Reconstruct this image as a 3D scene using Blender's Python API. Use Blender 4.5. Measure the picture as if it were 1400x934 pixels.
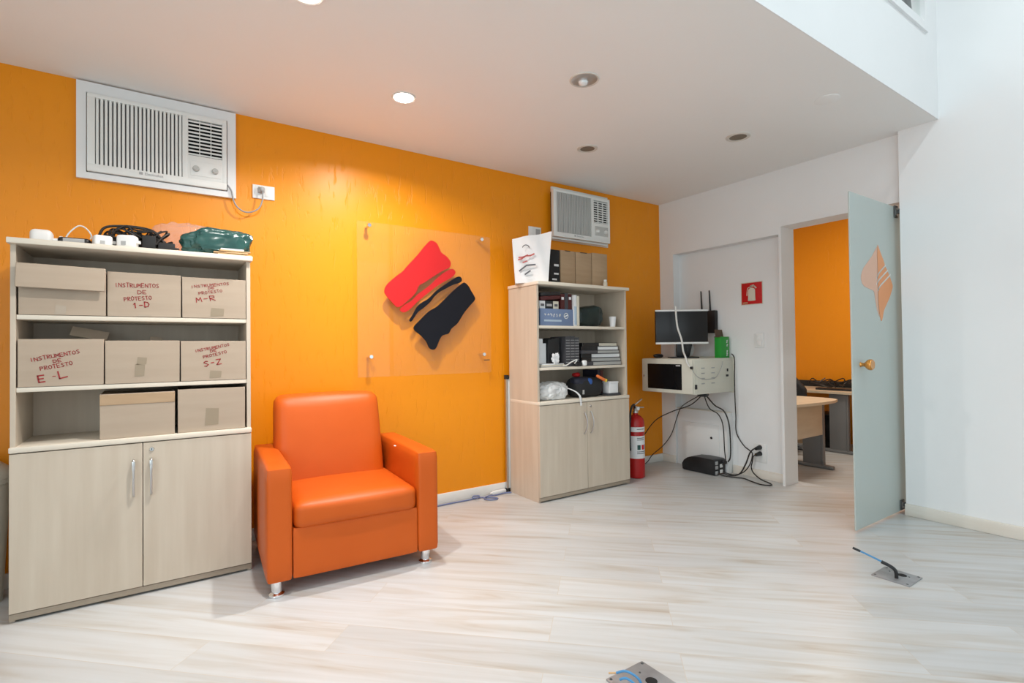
import bpy, bmesh, math, random
from mathutils import Vector, Matrix, noise
random.seed(7)
PI = math.pi
for o in list(bpy.data.objects):
    bpy.data.objects.remove(o)
S = bpy.context.scene
C = S.collection

# ------------------------------------------------------------------ camera
CAM = (-0.4984, -3.4115, 1.1111); YAW, PITCH, ROLL, FPX = 0.59396, 0.01437, -0.01166, 708.296
def camera():
    f = Vector((math.sin(YAW)*math.cos(PITCH), math.cos(YAW)*math.cos(PITCH), math.sin(PITCH)))
    r = Vector((math.cos(YAW), -math.sin(YAW), 0)); u = r.cross(f)
    c, s = math.cos(ROLL), math.sin(ROLL)
    r2, u2 = c*r + s*u, -s*r + c*u
    m = Matrix((r2, u2, -f)).transposed().to_4x4(); m.translation = Vector(CAM)
    cd = bpy.data.cameras.new('camera'); cd.sensor_width = 36; cd.lens = FPX*36/1400
    cd.clip_start = 0.05; cd.clip_end = 60
    co = bpy.data.objects.new('camera', cd); C.objects.link(co); co.matrix_world = m
    S.camera = co
camera()

# ------------------------------------------------------------------ world, lights, exposure
S.view_settings.view_transform = 'Standard'
S.view_settings.look = 'None'
S.view_settings.exposure = 0.0
S.view_settings.gamma = 1.0
S.view_settings.use_curve_mapping = False
w = bpy.data.worlds.new('sky'); S.world = w; w.use_nodes = True
w.node_tree.nodes['Background'].inputs[0].default_value = (0.85, 0.93, 1.0, 1)
w.node_tree.nodes['Background'].inputs[1].default_value = 0.9
def area(name, loc, target, sx, sy, power, col, spread=180):
    l = bpy.data.lights.new(name, 'AREA'); l.shape = 'RECTANGLE'; l.size = sx; l.size_y = sy
    l.energy = power; l.color = col; l.spread = math.radians(spread)
    o = bpy.data.objects.new(name, l); C.objects.link(o); o.location = loc
    o.rotation_euler = (Vector(target) - Vector(loc)).to_track_quat('-Z', 'Y').to_euler()
    return o
FILL_S = 20; FILL_W = 78; TUBE_A = 30; TUBE_B = 24; SPOT_W = 23
area('fill_light_south', (0.4, -6.25, 1.5), (0.4, 0, 2.0), 5.4, 2.6, FILL_S, (0.84, 0.94, 1.0))  # added cool fill, shining in through the unseen south window
area('fill_light_west', (-2.95, -4.1, 1.75), (3.5, -3.0, 1.3), 2.9, 2.8, FILL_W, (0.84, 0.94, 1.0))  # added fill from the unseen west side, brightens the east wall
area('gallery_tube_light', (1.5, -3.67, 4.52), (1.5, -3.67, 0), 3.2, 0.07, TUBE_A, (0.86, 0.96, 1.0))
area('gallery_tube_light', (-0.2, -5.14, 4.52), (-0.2, -5.14, 0), 3.2, 0.07, TUBE_B, (0.84, 0.95, 1.0))
area('gallery_room_light', (1.6, -1.1, 4.5), (1.6, -1.1, 0), 3.0, 0.8, 40, (0.93, 0.97, 1.0))
area('annex_ceiling_light', (5.2, -0.9, 2.95), (5.2, -0.9, 0), 1.2, 0.6, 48, (1.0, 0.93, 0.82))

# ------------------------------------------------------------------ materials
def mat(name, col, rough=0.5, metal=0.0, spec=0.5, coat=0.0, emit=None, estr=0.0, trans=0.0, ior=1.45):
    m = bpy.data.materials.new(name); m.use_nodes = True
    b = m.node_tree.nodes['Principled BSDF']
    b.inputs['Base Color'].default_value = (*col, 1)
    b.inputs['Roughness'].default_value = rough; b.inputs['Metallic'].default_value = metal
    b.inputs['Specular IOR Level'].default_value = spec; b.inputs['Coat Weight'].default_value = coat
    b.inputs['Transmission Weight'].default_value = trans; b.inputs['IOR'].default_value = ior
    if emit:
        b.inputs['Emission Color'].default_value = (*emit, 1); b.inputs['Emission Strength'].default_value = estr
    return m
def nodes(m):
    return m.node_tree.nodes, m.node_tree.links, m.node_tree.nodes['Principled BSDF']
def noisy(name, col, col2, scale=(8, 8, 8), rough=0.5, bump=0.0, bscale=None, lo=0.35, hi=0.7, detail=4, dist=0.02, **kw):
    """two-tone procedural noise material with optional bump"""
    m = mat(name, col, rough, **kw); n, l, b = nodes(m)
    tc = n.new('ShaderNodeTexCoord'); mp = n.new('ShaderNodeMapping'); mp.inputs['Scale'].default_value = scale
    nz = n.new('ShaderNodeTexNoise'); nz.inputs['Scale'].default_value = 1; nz.inputs['Detail'].default_value = detail
    rp = n.new('ShaderNodeValToRGB'); rp.color_ramp.elements[0].position = lo; rp.color_ramp.elements[1].position = hi
    rp.color_ramp.elements[0].color = (*col, 1); rp.color_ramp.elements[1].color = (*col2, 1)
    l.new(tc.outputs['Object'], mp.inputs['Vector']); l.new(mp.outputs['Vector'], nz.inputs['Vector'])
    l.new(nz.outputs['Fac'], rp.inputs['Fac']); l.new(rp.outputs['Color'], b.inputs['Base Color'])
    if bump:
        mp2 = n.new('ShaderNodeMapping'); mp2.inputs['Scale'].default_value = bscale or scale
        nb = n.new('ShaderNodeTexNoise'); nb.inputs['Scale'].default_value = 1; nb.inputs['Detail'].default_value = 5
        bp = n.new('ShaderNodeBump'); bp.inputs['Strength'].default_value = bump; bp.inputs['Distance'].default_value = dist
        l.new(tc.outputs['Object'], mp2.inputs['Vector']); l.new(mp2.outputs['Vector'], nb.inputs['Vector'])
        l.new(nb.outputs['Fac'], bp.inputs['Height']); l.new(bp.outputs['Normal'], b.inputs['Normal'])
    return m

def plaster_orange():
    m = mat('orange_scratched_plaster', (0.82, 0.26, 0.002), 0.40, spec=0.45); n, l, b = nodes(m)
    tc = n.new('ShaderNodeTexCoord')
    mp = n.new('ShaderNodeMapping'); mp.inputs['Scale'].default_value = (36, 36, 8)
    nz = n.new('ShaderNodeTexNoise'); nz.inputs['Scale'].default_value = 1; nz.inputs['Detail'].default_value = 5; nz.inputs['Roughness'].default_value = 0.6
    l.new(tc.outputs['Object'], mp.inputs['Vector']); l.new(mp.outputs['Vector'], nz.inputs['Vector'])
    rp = n.new('ShaderNodeValToRGB'); rp.color_ramp.elements[0].position = 0.31; rp.color_ramp.elements[1].position = 0.43
    rp.color_ramp.elements[0].color = (0, 0, 0, 1); rp.color_ramp.elements[1].color = (1, 1, 1, 1)
    l.new(nz.outputs['Fac'], rp.inputs['Fac'])
    big = n.new('ShaderNodeTexNoise'); big.inputs['Scale'].default_value = 0.9; big.inputs['Detail'].default_value = 2
    l.new(tc.outputs['Object'], big.inputs['Vector'])
    mx = n.new('ShaderNodeMix'); mx.data_type = 'RGBA'
    mx.inputs['A'].default_value = (0.81, 0.268, 0.001, 1); mx.inputs['B'].default_value = (0.85, 0.288, 0.003, 1)
    l.new(big.outputs['Fac'], mx.inputs['Factor']); l.new(mx.outputs['Result'], b.inputs['Base Color'])
    bp = n.new('ShaderNodeBump'); bp.inputs['Strength'].default_value = 0.40; bp.inputs['Distance'].default_value = 0.005
    l.new(rp.outputs['Color'], bp.inputs['Height']); l.new(bp.outputs['Normal'], b.inputs['Normal'])
    return m

def floor_planks():
    m = mat('pale_laminate_planks', (0.7, 0.65, 0.58), 0.3, spec=0.45); n, l, b = nodes(m)
    tc = n.new('ShaderNodeTexCoord'); mp = n.new('ShaderNodeMapping')
    mp.inputs['Rotation'].default_value = (0, 0, math.radians(44)); mp.inputs['Location'].default_value = (0.31, 0.07, 0)
    l.new(tc.outputs['Object'], mp.inputs['Vector'])
    br = n.new('ShaderNodeTexBrick'); br.offset = 0.37; br.inputs['Scale'].default_value = 1
    br.inputs['Brick Width'].default_value = 1.29; br.inputs['Row Height'].default_value = 0.19
    br.inputs['Mortar Size'].default_value = 0.0012; br.inputs['Mortar Smooth'].default_value = 0.3
    br.inputs['Color1'].default_value = (0, 0, 0, 1); br.inputs['Color2'].default_value = (1, 1, 1, 1); br.inputs['Mortar'].default_value = (0.5, 0.5, 0.5, 1)
    l.new(mp.outputs['Vector'], br.inputs['Vector'])
    sep = n.new('ShaderNodeSeparateXYZ'); l.new(mp.outputs['Vector'], sep.inputs[0])
    # grain runs along the plank; each plank shifts the grain
    mul = n.new('ShaderNodeMath'); mul.operation = 'MULTIPLY_ADD'; mul.inputs[1].default_value = 37.0
    l.new(br.outputs['Color'], mul.inputs[0])
    l.new(sep.outputs['Y'], mul.inputs[2])
    cmb = n.new('ShaderNodeCombineXYZ'); l.new(sep.outputs['X'], cmb.inputs['X']); l.new(mul.outputs[0], cmb.inputs['Y'])
    def grain(sx, sy, detail, dist):
        g = n.new('ShaderNodeMapping'); g.inputs['Scale'].default_value = (sx, sy, 1); l.new(cmb.outputs[0], g.inputs['Vector'])
        t = n.new('ShaderNodeTexNoise'); t.inputs['Scale'].default_value = 1; t.inputs['Detail'].default_value = detail; t.inputs['Distortion'].default_value = dist
        l.new(g.outputs[0], t.inputs['Vector']); return t
    g1 = grain(1.25, 11.5, 6, 1.1); g2 = grain(0.9, 30, 3, 0.3)
    r1 = n.new('ShaderNodeValToRGB'); e = r1.color_ramp.elements
    e[0].position = 0.25; e[0].color = (0.41, 0.345, 0.285, 1); e[1].position = 0.72; e[1].color = (0.575, 0.588, 0.598, 1)
    x = e.new(0.36); x.color = (0.505, 0.48, 0.445, 1); x = e.new(0.50); x.color = (0.555, 0.558, 0.555, 1)
    l.new(g1.outputs['Fac'], r1.inputs['Fac'])
    r2 = n.new('ShaderNodeValToRGB'); r2.color_ramp.elements[0].position = 0.3; r2.color_ramp.elements[1].position = 0.6
    r2.color_ramp.elements[0].color = (0.91, 0.89, 0.865, 1); r2.color_ramp.elements[1].color = (1, 1, 1, 1)
    l.new(g2.outputs['Fac'], r2.inputs['Fac'])
    mx = n.new('ShaderNodeMix'); mx.data_type = 'RGBA'; mx.blend_type = 'MULTIPLY'; mx.inputs['Factor'].default_value = 1
    l.new(r1.outputs['Color'], mx.inputs['A']); l.new(r2.outputs['Color'], mx.inputs['B'])
    tone = n.new('ShaderNodeMapRange'); tone.inputs['To Min'].default_value = 0.93; tone.inputs['To Max'].default_value = 1.05
    l.new(br.outputs['Color'], tone.inputs['Value'])
    m2 = n.new('ShaderNodeMix'); m2.data_type = 'RGBA'; m2.blend_type = 'MULTIPLY'; m2.inputs['Factor'].default_value = 1
    l.new(mx.outputs['Result'], m2.inputs['A']); l.new(tone.outputs[0], m2.inputs['B'])
    m3 = n.new('ShaderNodeMix'); m3.data_type = 'RGBA'; l.new(br.outputs['Fac'], m3.inputs['Factor'])
    l.new(m2.outputs['Result'], m3.inputs['A']); m3.inputs['B'].default_value = (0.52, 0.46, 0.39, 1)
    l.new(m3.outputs['Result'], b.inputs['Base Color'])
    return m

def see_through(name, tint, gloss=1.0, rough=0.02, haze=0.0, hazecol=(1, 1, 1)):
    """thin clear sheet: transparent with a Fresnel reflection and optional haze"""
    m = bpy.data.materials.new(name); m.use_nodes = True; n, l = m.node_tree.nodes, m.node_tree.links
    n.clear(); out = n.new('ShaderNodeOutputMaterial'); t = n.new('ShaderNodeBsdfTransparent'); t.inputs[0].default_value = (*tint, 1)
    g = n.new('ShaderNodeBsdfGlossy'); g.inputs['Roughness'].default_value = rough
    fr = n.new('ShaderNodeFresnel'); fr.inputs['IOR'].default_value = 1.45
    mx = n.new('ShaderNodeMixShader'); fm = n.new('ShaderNodeMath'); fm.operation = 'MULTIPLY'; fm.inputs[1].default_value = gloss
    geo = n.new('ShaderNodeNewGeometry'); bk = n.new('ShaderNodeMath'); bk.operation = 'SUBTRACT'; bk.inputs[0].default_value = 1.0
    l.new(geo.outputs['Backfacing'], bk.inputs[1]); fb = n.new('ShaderNodeMath'); fb.operation = 'MULTIPLY'   # a sheet reflects at its outer face
    l.new(fr.outputs[0], fm.inputs[0]); l.new(fm.outputs[0], fb.inputs[0]); l.new(bk.outputs[0], fb.inputs[1]); l.new(fb.outputs[0], mx.inputs[0])
    base = t.outputs[0]
    if haze:
        d = n.new('ShaderNodeBsdfDiffuse'); d.inputs[0].default_value = (*hazecol, 1)
        h = n.new('ShaderNodeMixShader'); h.inputs[0].default_value = haze
        l.new(t.outputs[0], h.inputs[1]); l.new(d.outputs[0], h.inputs[2]); base = h.outputs[0]
    l.new(base, mx.inputs[1]); l.new(g.outputs[0], mx.inputs[2]); l.new(mx.outputs[0], out.inputs[0])
    return m

def frosted():
    m = bpy.data.materials.new('frosted_green_glass'); m.use_nodes = True; n, l = m.node_tree.nodes, m.node_tree.links
    b = n['Principled BSDF']; b.inputs['Base Color'].default_value = (0.60, 0.66, 0.64, 1); b.inputs['Roughness'].default_value = 0.22
    tr = n.new('ShaderNodeBsdfTranslucent'); tr.inputs[0].default_value = (0.74, 0.80, 0.78, 1)
    mx = n.new('ShaderNodeMixShader'); mx.inputs[0].default_value = 0.35
    l.new(b.outputs[0], mx.inputs[1]); l.new(tr.outputs[0], mx.inputs[2]); l.new(mx.outputs[0], n['Material Output'].inputs[0])
    return m

M = {}
M['orange'] = plaster_orange()
M['white_wall'] = noisy('white_wall_paint', (0.80, 0.80, 0.80), (0.83, 0.83, 0.83), (1.5, 1.5, 1.5), 0.6, bump=0.05, bscale=(60, 60, 60), dist=0.002)
M['ceiling'] = noisy('ceiling_paint', (0.86, 0.855, 0.845), (0.88, 0.875, 0.865), (1, 1, 1), 0.75)
M['floor'] = floor_planks()
M['baseboard'] = noisy('pale_baseboard', (0.74, 0.68, 0.60), (0.80, 0.75, 0.68), (3, 3, 30), 0.4)
M['baseboard_white'] = mat('white_baseboard', (0.80, 0.78, 0.74), 0.4)
M['laminate'] = noisy('beige_wood_laminate', (0.53, 0.44, 0.345), (0.61, 0.525, 0.425), (22, 22, 1.6), 0.42, lo=0.25, hi=0.75, detail=6)
M['laminate_flat'] = noisy('beige_shelf_laminate', (0.54, 0.455, 0.355), (0.60, 0.515, 0.415), (2, 20, 20), 0.42)
M['laminate_edge'] = mat('shelf_edging', (0.74, 0.66, 0.55), 0.4)
M['plinth'] = mat('taupe_plinth', (0.36, 0.29, 0.22), 0.5)
M['cardboard'] = noisy('cardboard', (0.415, 0.325, 0.245), (0.445, 0.352, 0.268), (3, 3, 24), 0.75)
M['cardboard_b'] = noisy('brown_cardboard', (0.40, 0.27, 0.16), (0.45, 0.31, 0.19), (5, 5, 30), 0.75)
M['cardboard_in'] = mat('cardboard_inside', (0.40, 0.29, 0.19), 0.8)
M['tape'] = mat('old_brown_tape', (0.31, 0.245, 0.17), 0.3)
M['tape_pale'] = mat('clear_tape', (0.44, 0.36, 0.28), 0.2)
M['marker'] = mat('red_marker_ink', (0.33, 0.03, 0.03), 0.6)
M['leather'] = noisy('orange_leatherette', (0.55, 0.092, 0.006), (0.58, 0.101, 0.008), (4, 4, 4), 0.43, spec=0.36, bump=0.06, bscale=(220, 220, 220), dist=0.002)
M['chrome'] = mat('chrome', (0.82, 0.82, 0.83), 0.12, metal=1)
M['steel'] = mat('brushed_steel', (0.62, 0.62, 0.62), 0.32, metal=1)
M['steel_dark'] = mat('dark_metal', (0.10, 0.105, 0.105), 0.4, metal=0.5)
M['plate'] = noisy('galvanised_plate', (0.30, 0.30, 0.31), (0.40, 0.40, 0.41), (14, 14, 14), 0.4, metal=0.5)
M['black'] = noisy('black_plastic', (0.012, 0.012, 0.013), (0.02, 0.02, 0.022), (9, 9, 9), 0.4)
M['black_matt'] = mat('matt_black', (0.015, 0.015, 0.016), 0.75)
M['black_gloss'] = mat('gloss_black', (0.006, 0.006, 0.007), 0.2, spec=0.25)
M['void'] = mat('dark_opening', (0.01, 0.01, 0.01), 0.9)
M['white_plastic'] = mat('white_plastic', (0.80, 0.80, 0.79), 0.35)
M['grey_plastic'] = mat('grey_plastic', (0.38, 0.38, 0.38), 0.45)
M['gap_grey'] = mat('grille_gap_grey', (0.16, 0.16, 0.165), 0.6)
M['ac'] = mat('aged_white_plastic', (0.80, 0.80, 0.775), 0.38)
M['ac_grey'] = mat('grey_louvre_plastic', (0.52, 0.52, 0.50), 0.42)
M['ac_frame'] = mat('white_wooden_surround', (0.80, 0.80, 0.80), 0.4)
M['rack'] = mat('beige_powder_coat', (0.66, 0.64, 0.55), 0.45)
M['red'] = mat('red_vinyl', (0.56, 0.020, 0.022), 0.4, spec=0.25)
M['ext_red'] = mat('extinguisher_red', (0.42, 0.010, 0.010), 0.28)
M['sign_red'] = mat('sign_red', (0.55, 0.01, 0.012), 0.45)
M['emblem_black'] = mat('black_vinyl', (0.007, 0.007, 0.011), 0.4, spec=0.25)
M['acrylic'] = see_through('clear_acrylic', (0.985, 0.985, 0.98), gloss=1.0, haze=0.012, hazecol=(0.95, 0.93, 0.90))
M['glass'] = see_through('window_glass', (0.96, 0.98, 0.97))
M['clear_bag'] = see_through('clear_pinkish_plastic', (0.98, 0.92, 0.90), rough=0.10, haze=0.13, hazecol=(0.97, 0.95, 0.95))
M['frosted'] = frosted()
M['orange_vinyl'] = mat('orange_vinyl', (0.72, 0.30, 0.13), 0.5)
M['pale_orange_vinyl'] = mat('pale_orange_vinyl', (0.66, 0.40, 0.29), 0.5)
M['brass'] = mat('amber_lacquered_knob', (0.62, 0.27, 0.045), 0.15, metal=0.55, coat=0.5)
M['bag_green'] = noisy('green_plastic_bag', (0.016, 0.062, 0.056), (0.026, 0.09, 0.08), (9, 9, 9), 0.26)
M['bag_dark'] = noisy('dark_green_bag', (0.008, 0.018, 0.017), (0.014, 0.03, 0.028), (9, 9, 9), 0.3)
M['paper_white'] = noisy('white_paper', (0.74, 0.74, 0.75), (0.80, 0.80, 0.80), (6, 6, 6), 0.6)
M['paper_cream'] = mat('cream_pages', (0.66, 0.60, 0.49), 0.7)
M['paper_grey'] = mat('grey_pages', (0.44, 0.43, 0.41), 0.7)
M['cloth_white'] = noisy('white_cloth', (0.60, 0.60, 0.60), (0.72, 0.72, 0.72), (14, 14, 14), 0.8)
M['blue_box'] = mat('slate_blue_card', (0.16, 0.22, 0.36), 0.5)
M['blue_light'] = mat('light_blue_card', (0.42, 0.52, 0.62), 0.4)
M['blue'] = mat('blue_fabric', (0.025, 0.09, 0.32), 0.6)
M['navy'] = mat('navy_cover', (0.012, 0.014, 0.03), 0.5)
M['maroon'] = mat('maroon_cover', (0.075, 0.012, 0.012), 0.45)
M['charcoal'] = mat('charcoal_cover', (0.055, 0.055, 0.062), 0.5)
M['orange_strap'] = mat('orange_strap', (0.85, 0.20, 0.05), 0.6)
M['yellow'] = mat('yellow_strap', (0.75, 0.55, 0.05), 0.6)
M['tan'] = mat('tan_card', (0.55, 0.36, 0.19), 0.7)
M['green_box'] = mat('bright_green_card', (0.02, 0.30, 0.035), 0.4)
M['brown'] = mat('brown_card', (0.10, 0.055, 0.03), 0.6)
M['screen'] = mat('dark_screen', (0.018, 0.018, 0.02), 0.25)
M['net_blue'] = mat('blue_grey_cable', (0.16, 0.19, 0.34), 0.5)
M['wire_blue'] = mat('blue_wire', (0.07, 0.25, 0.48), 0.4)
M['cable_grey'] = mat('grey_cable', (0.30, 0.30, 0.31), 0.45)
M['cable_white'] = mat('white_cable', (0.72, 0.71, 0.68), 0.45)
M['cable_black'] = mat('black_cable', (0.02, 0.016, 0.014), 0.45)
M['ink'] = mat('grey_print', (0.10, 0.10, 0.11), 0.6)
M['ink_red'] = mat('red_print', (0.50, 0.12, 0.11), 0.6)
M['desk_top'] = noisy('annex_desk_laminate', (0.58, 0.48, 0.35), (0.64, 0.54, 0.40), (3, 20, 20), 0.4)
M['desk_leg'] = mat('grey_desk_steel', (0.20, 0.205, 0.21), 0.45, metal=0.3)
M['lamp_on'] = mat('lit_lamp', (1, 1, 1), 0.4, emit=(1.0, 0.98, 0.95), estr=22)
M['lamp_dim'] = mat('unlit_lamp_glass', (0.80, 0.82, 0.83), 0.12, coat=0.6)
M['reflector'] = mat('lamp_reflector', (0.60, 0.60, 0.60), 0.28, metal=0.7)
M['can_dark'] = mat('brown_lamp_can', (0.20, 0.165, 0.125), 0.6)
M['lamp_ring'] = mat('lamp_trim_ring', (0.66, 0.63, 0.58), 0.35)
M['bin'] = mat('beige_bin', (0.52, 0.49, 0.42), 0.5)
M['tube_lit'] = mat('lit_tube', (1, 1, 1), 0.5, emit=(0.93, 0.97, 1.0), estr=3)

# ------------------------------------------------------------------ mesh helpers
def box(bm, x0, x1, y0, y1, z0, z1, bev=0.0, seg=2, rot=None, piv=None):
    mt = Matrix.Translation(((x0+x1)/2, (y0+y1)/2, (z0+z1)/2)) @ Matrix.Diagonal((abs(x1-x0), abs(y1-y0), abs(z1-z0), 1))
    g = bmesh.ops.create_cube(bm, size=1, matrix=mt); vs = g['verts']
    if bev:
        es = list({e for v in vs for e in v.link_edges})
        r = bmesh.ops.bevel(bm, geom=es, offset=bev, segments=seg, profile=0.5, affect='EDGES')
        vs = list({v for f in r['faces'] for v in f.verts} | {v for v in vs if v.is_valid})
    if rot is not None:
        bmesh.ops.rotate(bm, verts=vs, cent=piv or ((x0+x1)/2, (y0+y1)/2, (z0+z1)/2), matrix=rot)
    return vs
def frame_from(d):
    d = d.normalized(); a = Vector((0, 0, 1)) if abs(d.z) < 0.9 else Vector((1, 0, 0))
    u = d.cross(a).normalized(); return u, d.cross(u).normalized()
def cyl(bm, p0, p1, r0, r1=None, n=16, caps=True):
    p0, p1 = Vector(p0), Vector(p1); r1 = r0 if r1 is None else r1; u, v = frame_from(p1-p0)
    A = [bm.verts.new(p0 + r0*(u*math.cos(2*PI*i/n) + v*math.sin(2*PI*i/n))) for i in range(n)]
    B = [bm.verts.new(p1 + r1*(u*math.cos(2*PI*i/n) + v*math.sin(2*PI*i/n))) for i in range(n)]
    for i in range(n): bm.faces.new((A[i], A[(i+1) % n], B[(i+1) % n], B[i]))
    if caps: bm.faces.new(A[::-1]); bm.faces.new(B)
def smooth_path(pts, k=6):
    P = [Vector(p) for p in pts]
    if len(P) < 3: return P
    out = []
    for i in range(len(P)-1):
        a, b, c, d = P[max(i-1, 0)], P[i], P[i+1], P[min(i+2, len(P)-1)]
        for j in range(k):
            t = j/k
            out.append(0.5*((2*b) + (c-a)*t + (2*a-5*b+4*c-d)*t*t + (3*b-a-3*c+d)*t**3))
    out.append(P[-1]); return out
def tube(bm, pts, r, n=8, k=6, smooth=True):
    P = smooth_path(pts, k) if smooth else [Vector(p) for p in pts]
    P = [p for i, p in enumerate(P) if i == 0 or (p-P[i-1]).length > 1e-6]
    rings = []; u = None
    for i, p in enumerate(P):
        d = (P[min(i+1, len(P)-1)] - P[max(i-1, 0)]).normalized()
        if u is None: u, v = frame_from(d)
        else:
            u = (u - d*u.dot(d)); u = u.normalized() if u.length > 1e-6 else frame_from(d)[0]; v = d.cross(u)
        rings.append([bm.verts.new(p + r*(u*math.cos(2*PI*j/n) + v*math.sin(2*PI*j/n))) for j in range(n)])
    for a, b in zip(rings, rings[1:]):
        for j in range(n): bm.faces.new((a[j], a[(j+1) % n], b[(j+1) % n], b[j]))
    bm.faces.new(rings[0][::-1]); bm.faces.new(rings[-1])
def lathe(bm, prof, c=(0, 0, 0), n=32, axis='Z', a0=0, a1=2*PI):
    """profile of (radius, height) turned about an axis through c"""
    full = abs(a1-a0-2*PI) < 1e-6; cnt = n if full else n+1
    c = Vector(c); rings = []
    for i in range(cnt):
        a = a0 + (a1-a0)*i/n; ca, sa = math.cos(a), math.sin(a); row = []
        for r, h in prof:
            q = {'Z': (r*ca, r*sa, h), 'Y': (r*ca, h, r*sa), 'X': (h, r*ca, r*sa)}[axis]
            row.append(bm.verts.new(c + Vector(q)))
        rings.append(row)
    for i in range(cnt if full else cnt-1):
        A, B = rings[i], rings[(i+1) % cnt]
        for j in range(len(prof)-1):
            bm.faces.new((A[j], B[j], B[j+1], A[j+1]))
def prism(bm, poly, y0, y1, bev=0.0):
    """polygon in x,z extruded in y"""
    A = [bm.verts.new((x, y0, z)) for x, z in poly]; B = [bm.verts.new((x, y1, z)) for x, z in poly]
    f = bm.faces.new(A); g = bm.faces.new(B[::-1]); n = len(poly)
    for i in range(n): bm.faces.new((A[i], B[i], B[(i+1) % n], A[(i+1) % n]))
    bmesh.ops.triangulate(bm, faces=[f, g])
def smooth_poly(p, k=4):
    n = len(p); out = []
    for i in range(n):
        a, b, c, d = [Vector(p[(i+j-1) % n]) for j in range(4)]
        for j in range(k):
            t = j/k; q = 0.5*((2*b) + (c-a)*t + (2*a-5*b+4*c-d)*t*t + (3*b-a-3*c+d)*t**3); out.append((q.x, q.y))
    return out
def rounded(bm, x0, x1, y0, y1, z0, z1, r, n=10, puff=(0, 0, 0), fn=None):
    """upholstered block: rounded edges, faces bulging by puff in x, y, z"""
    t = bmesh.new(); bmesh.ops.create_cube(t, size=2)
    bmesh.ops.subdivide_edges(t, edges=t.edges[:], cuts=n, use_grid_fill=True)
    c = Vector(((x0+x1)/2, (y0+y1)/2, (z0+z1)/2)); h = Vector(((x1-x0)/2, (y1-y0)/2, (z1-z0)/2))
    for v in t.verts:
        u = v.co.copy(); s = Vector((math.copysign(abs(u[i])**0.75, u[i]) for i in range(3)))
        p = Vector((s[i]*h[i] for i in range(3)))
        q = Vector((max(-(h[i]-r), min(h[i]-r, p[i])) for i in range(3))); d = p-q
        if d.length > 1e-9: p = q + d.normalized()*r
        for i in range(3):
            if puff[i]:
                a, b_ = s[(i+1) % 3], s[(i+2) % 3]; p[i] += puff[i]*u[i]*max(0, 1-a*a)*max(0, 1-b_*b_)
        v.co = c + p
        if fn: v.co = fn(v.co)
    me = bpy.data.meshes.new('t'); t.to_mesh(me); t.free(); bm.from_mesh(me); bpy.data.meshes.remove(me)
def blob(bm, c, r, amp=0.15, freq=6.0, seed=0, e=0.7, sub=4, flat=None, ridge=False):
    """crumpled soft lump: superellipsoid with fractal folds, flattened on what carries it"""
    t = bmesh.new(); bmesh.ops.create_icosphere(t, subdivisions=sub, radius=1)
    off = Vector((seed*7.3, seed*3.1, seed*5.7)); c = Vector(c)
    for v in t.verts:
        p = v.co; p = Vector((math.copysign(abs(p[i])**e, p[i])*r[i] for i in range(3)))
        q = p*freq + off
        s = noise.noise(q)*0.6 + noise.noise(q*2.3)*0.3 + (1-2*abs(noise.noise(q*3.1)))*(0.3 if ridge else 0.1)
        p = p*(1 + amp*s)
        if flat is not None: p.z = max(p.z, flat - c.z)
        v.co = c + p
    me = bpy.data.meshes.new('t'); t.to_mesh(me); t.free(); bm.from_mesh(me); bpy.data.meshes.remove(me)
def B(f=None, *a, **k):
    bm = bmesh.new()
    if f: f(bm, *a, **k)
    return bm
def boxes(*args):
    bm = bmesh.new()
    for a in args: box(bm, *a)
    return bm

def root_loc(o):
    while o.parent: o = o.parent
    return o.location
def obj(name, bm, m, parent=None, local=False, smooth=40, label=None):
    me = bpy.data.meshes.new(name)
    bmesh.ops.recalc_face_normals(bm, faces=bm.faces[:])
    if parent is not None and not local:
        bmesh.ops.translate(bm, verts=bm.verts[:], vec=-root_loc(parent))
    bm.to_mesh(me); bm.free()
    if smooth:
        me.polygons.foreach_set('use_smooth', [True]*len(me.polygons)); me.set_sharp_from_angle(angle=math.radians(smooth))
    me.materials.append(M[m] if isinstance(m, str) else m)
    o = bpy.data.objects.new(name, me); C.objects.link(o)
    if parent is not None: o.parent = parent
    if label: o['label'] = label
    return o
def thing(name, label, cat, loc=(0, 0, 0), rotz=0, group=None):
    o = bpy.data.objects.new(name, None); C.objects.link(o); o.empty_display_size = 0.05
    o.location = loc; o.rotation_euler = (0, 0, rotz); return tag(o, label, cat, group)
def tag(o, label, cat, group=None, kind=None):
    o['label'] = label; o['category'] = cat
    if group: o['group'] = group
    if kind: o['kind'] = kind
    return o
def struct(name, bm, m, parent=None, smooth=40):
    o = obj(name, bm, m, parent, smooth=smooth)
    if parent is None: o['kind'] = 'structure'
    return o
def solo(name, bm, m, label, cat, group=None):
    return tag(obj(name, bm, m), label, cat, group)

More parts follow.
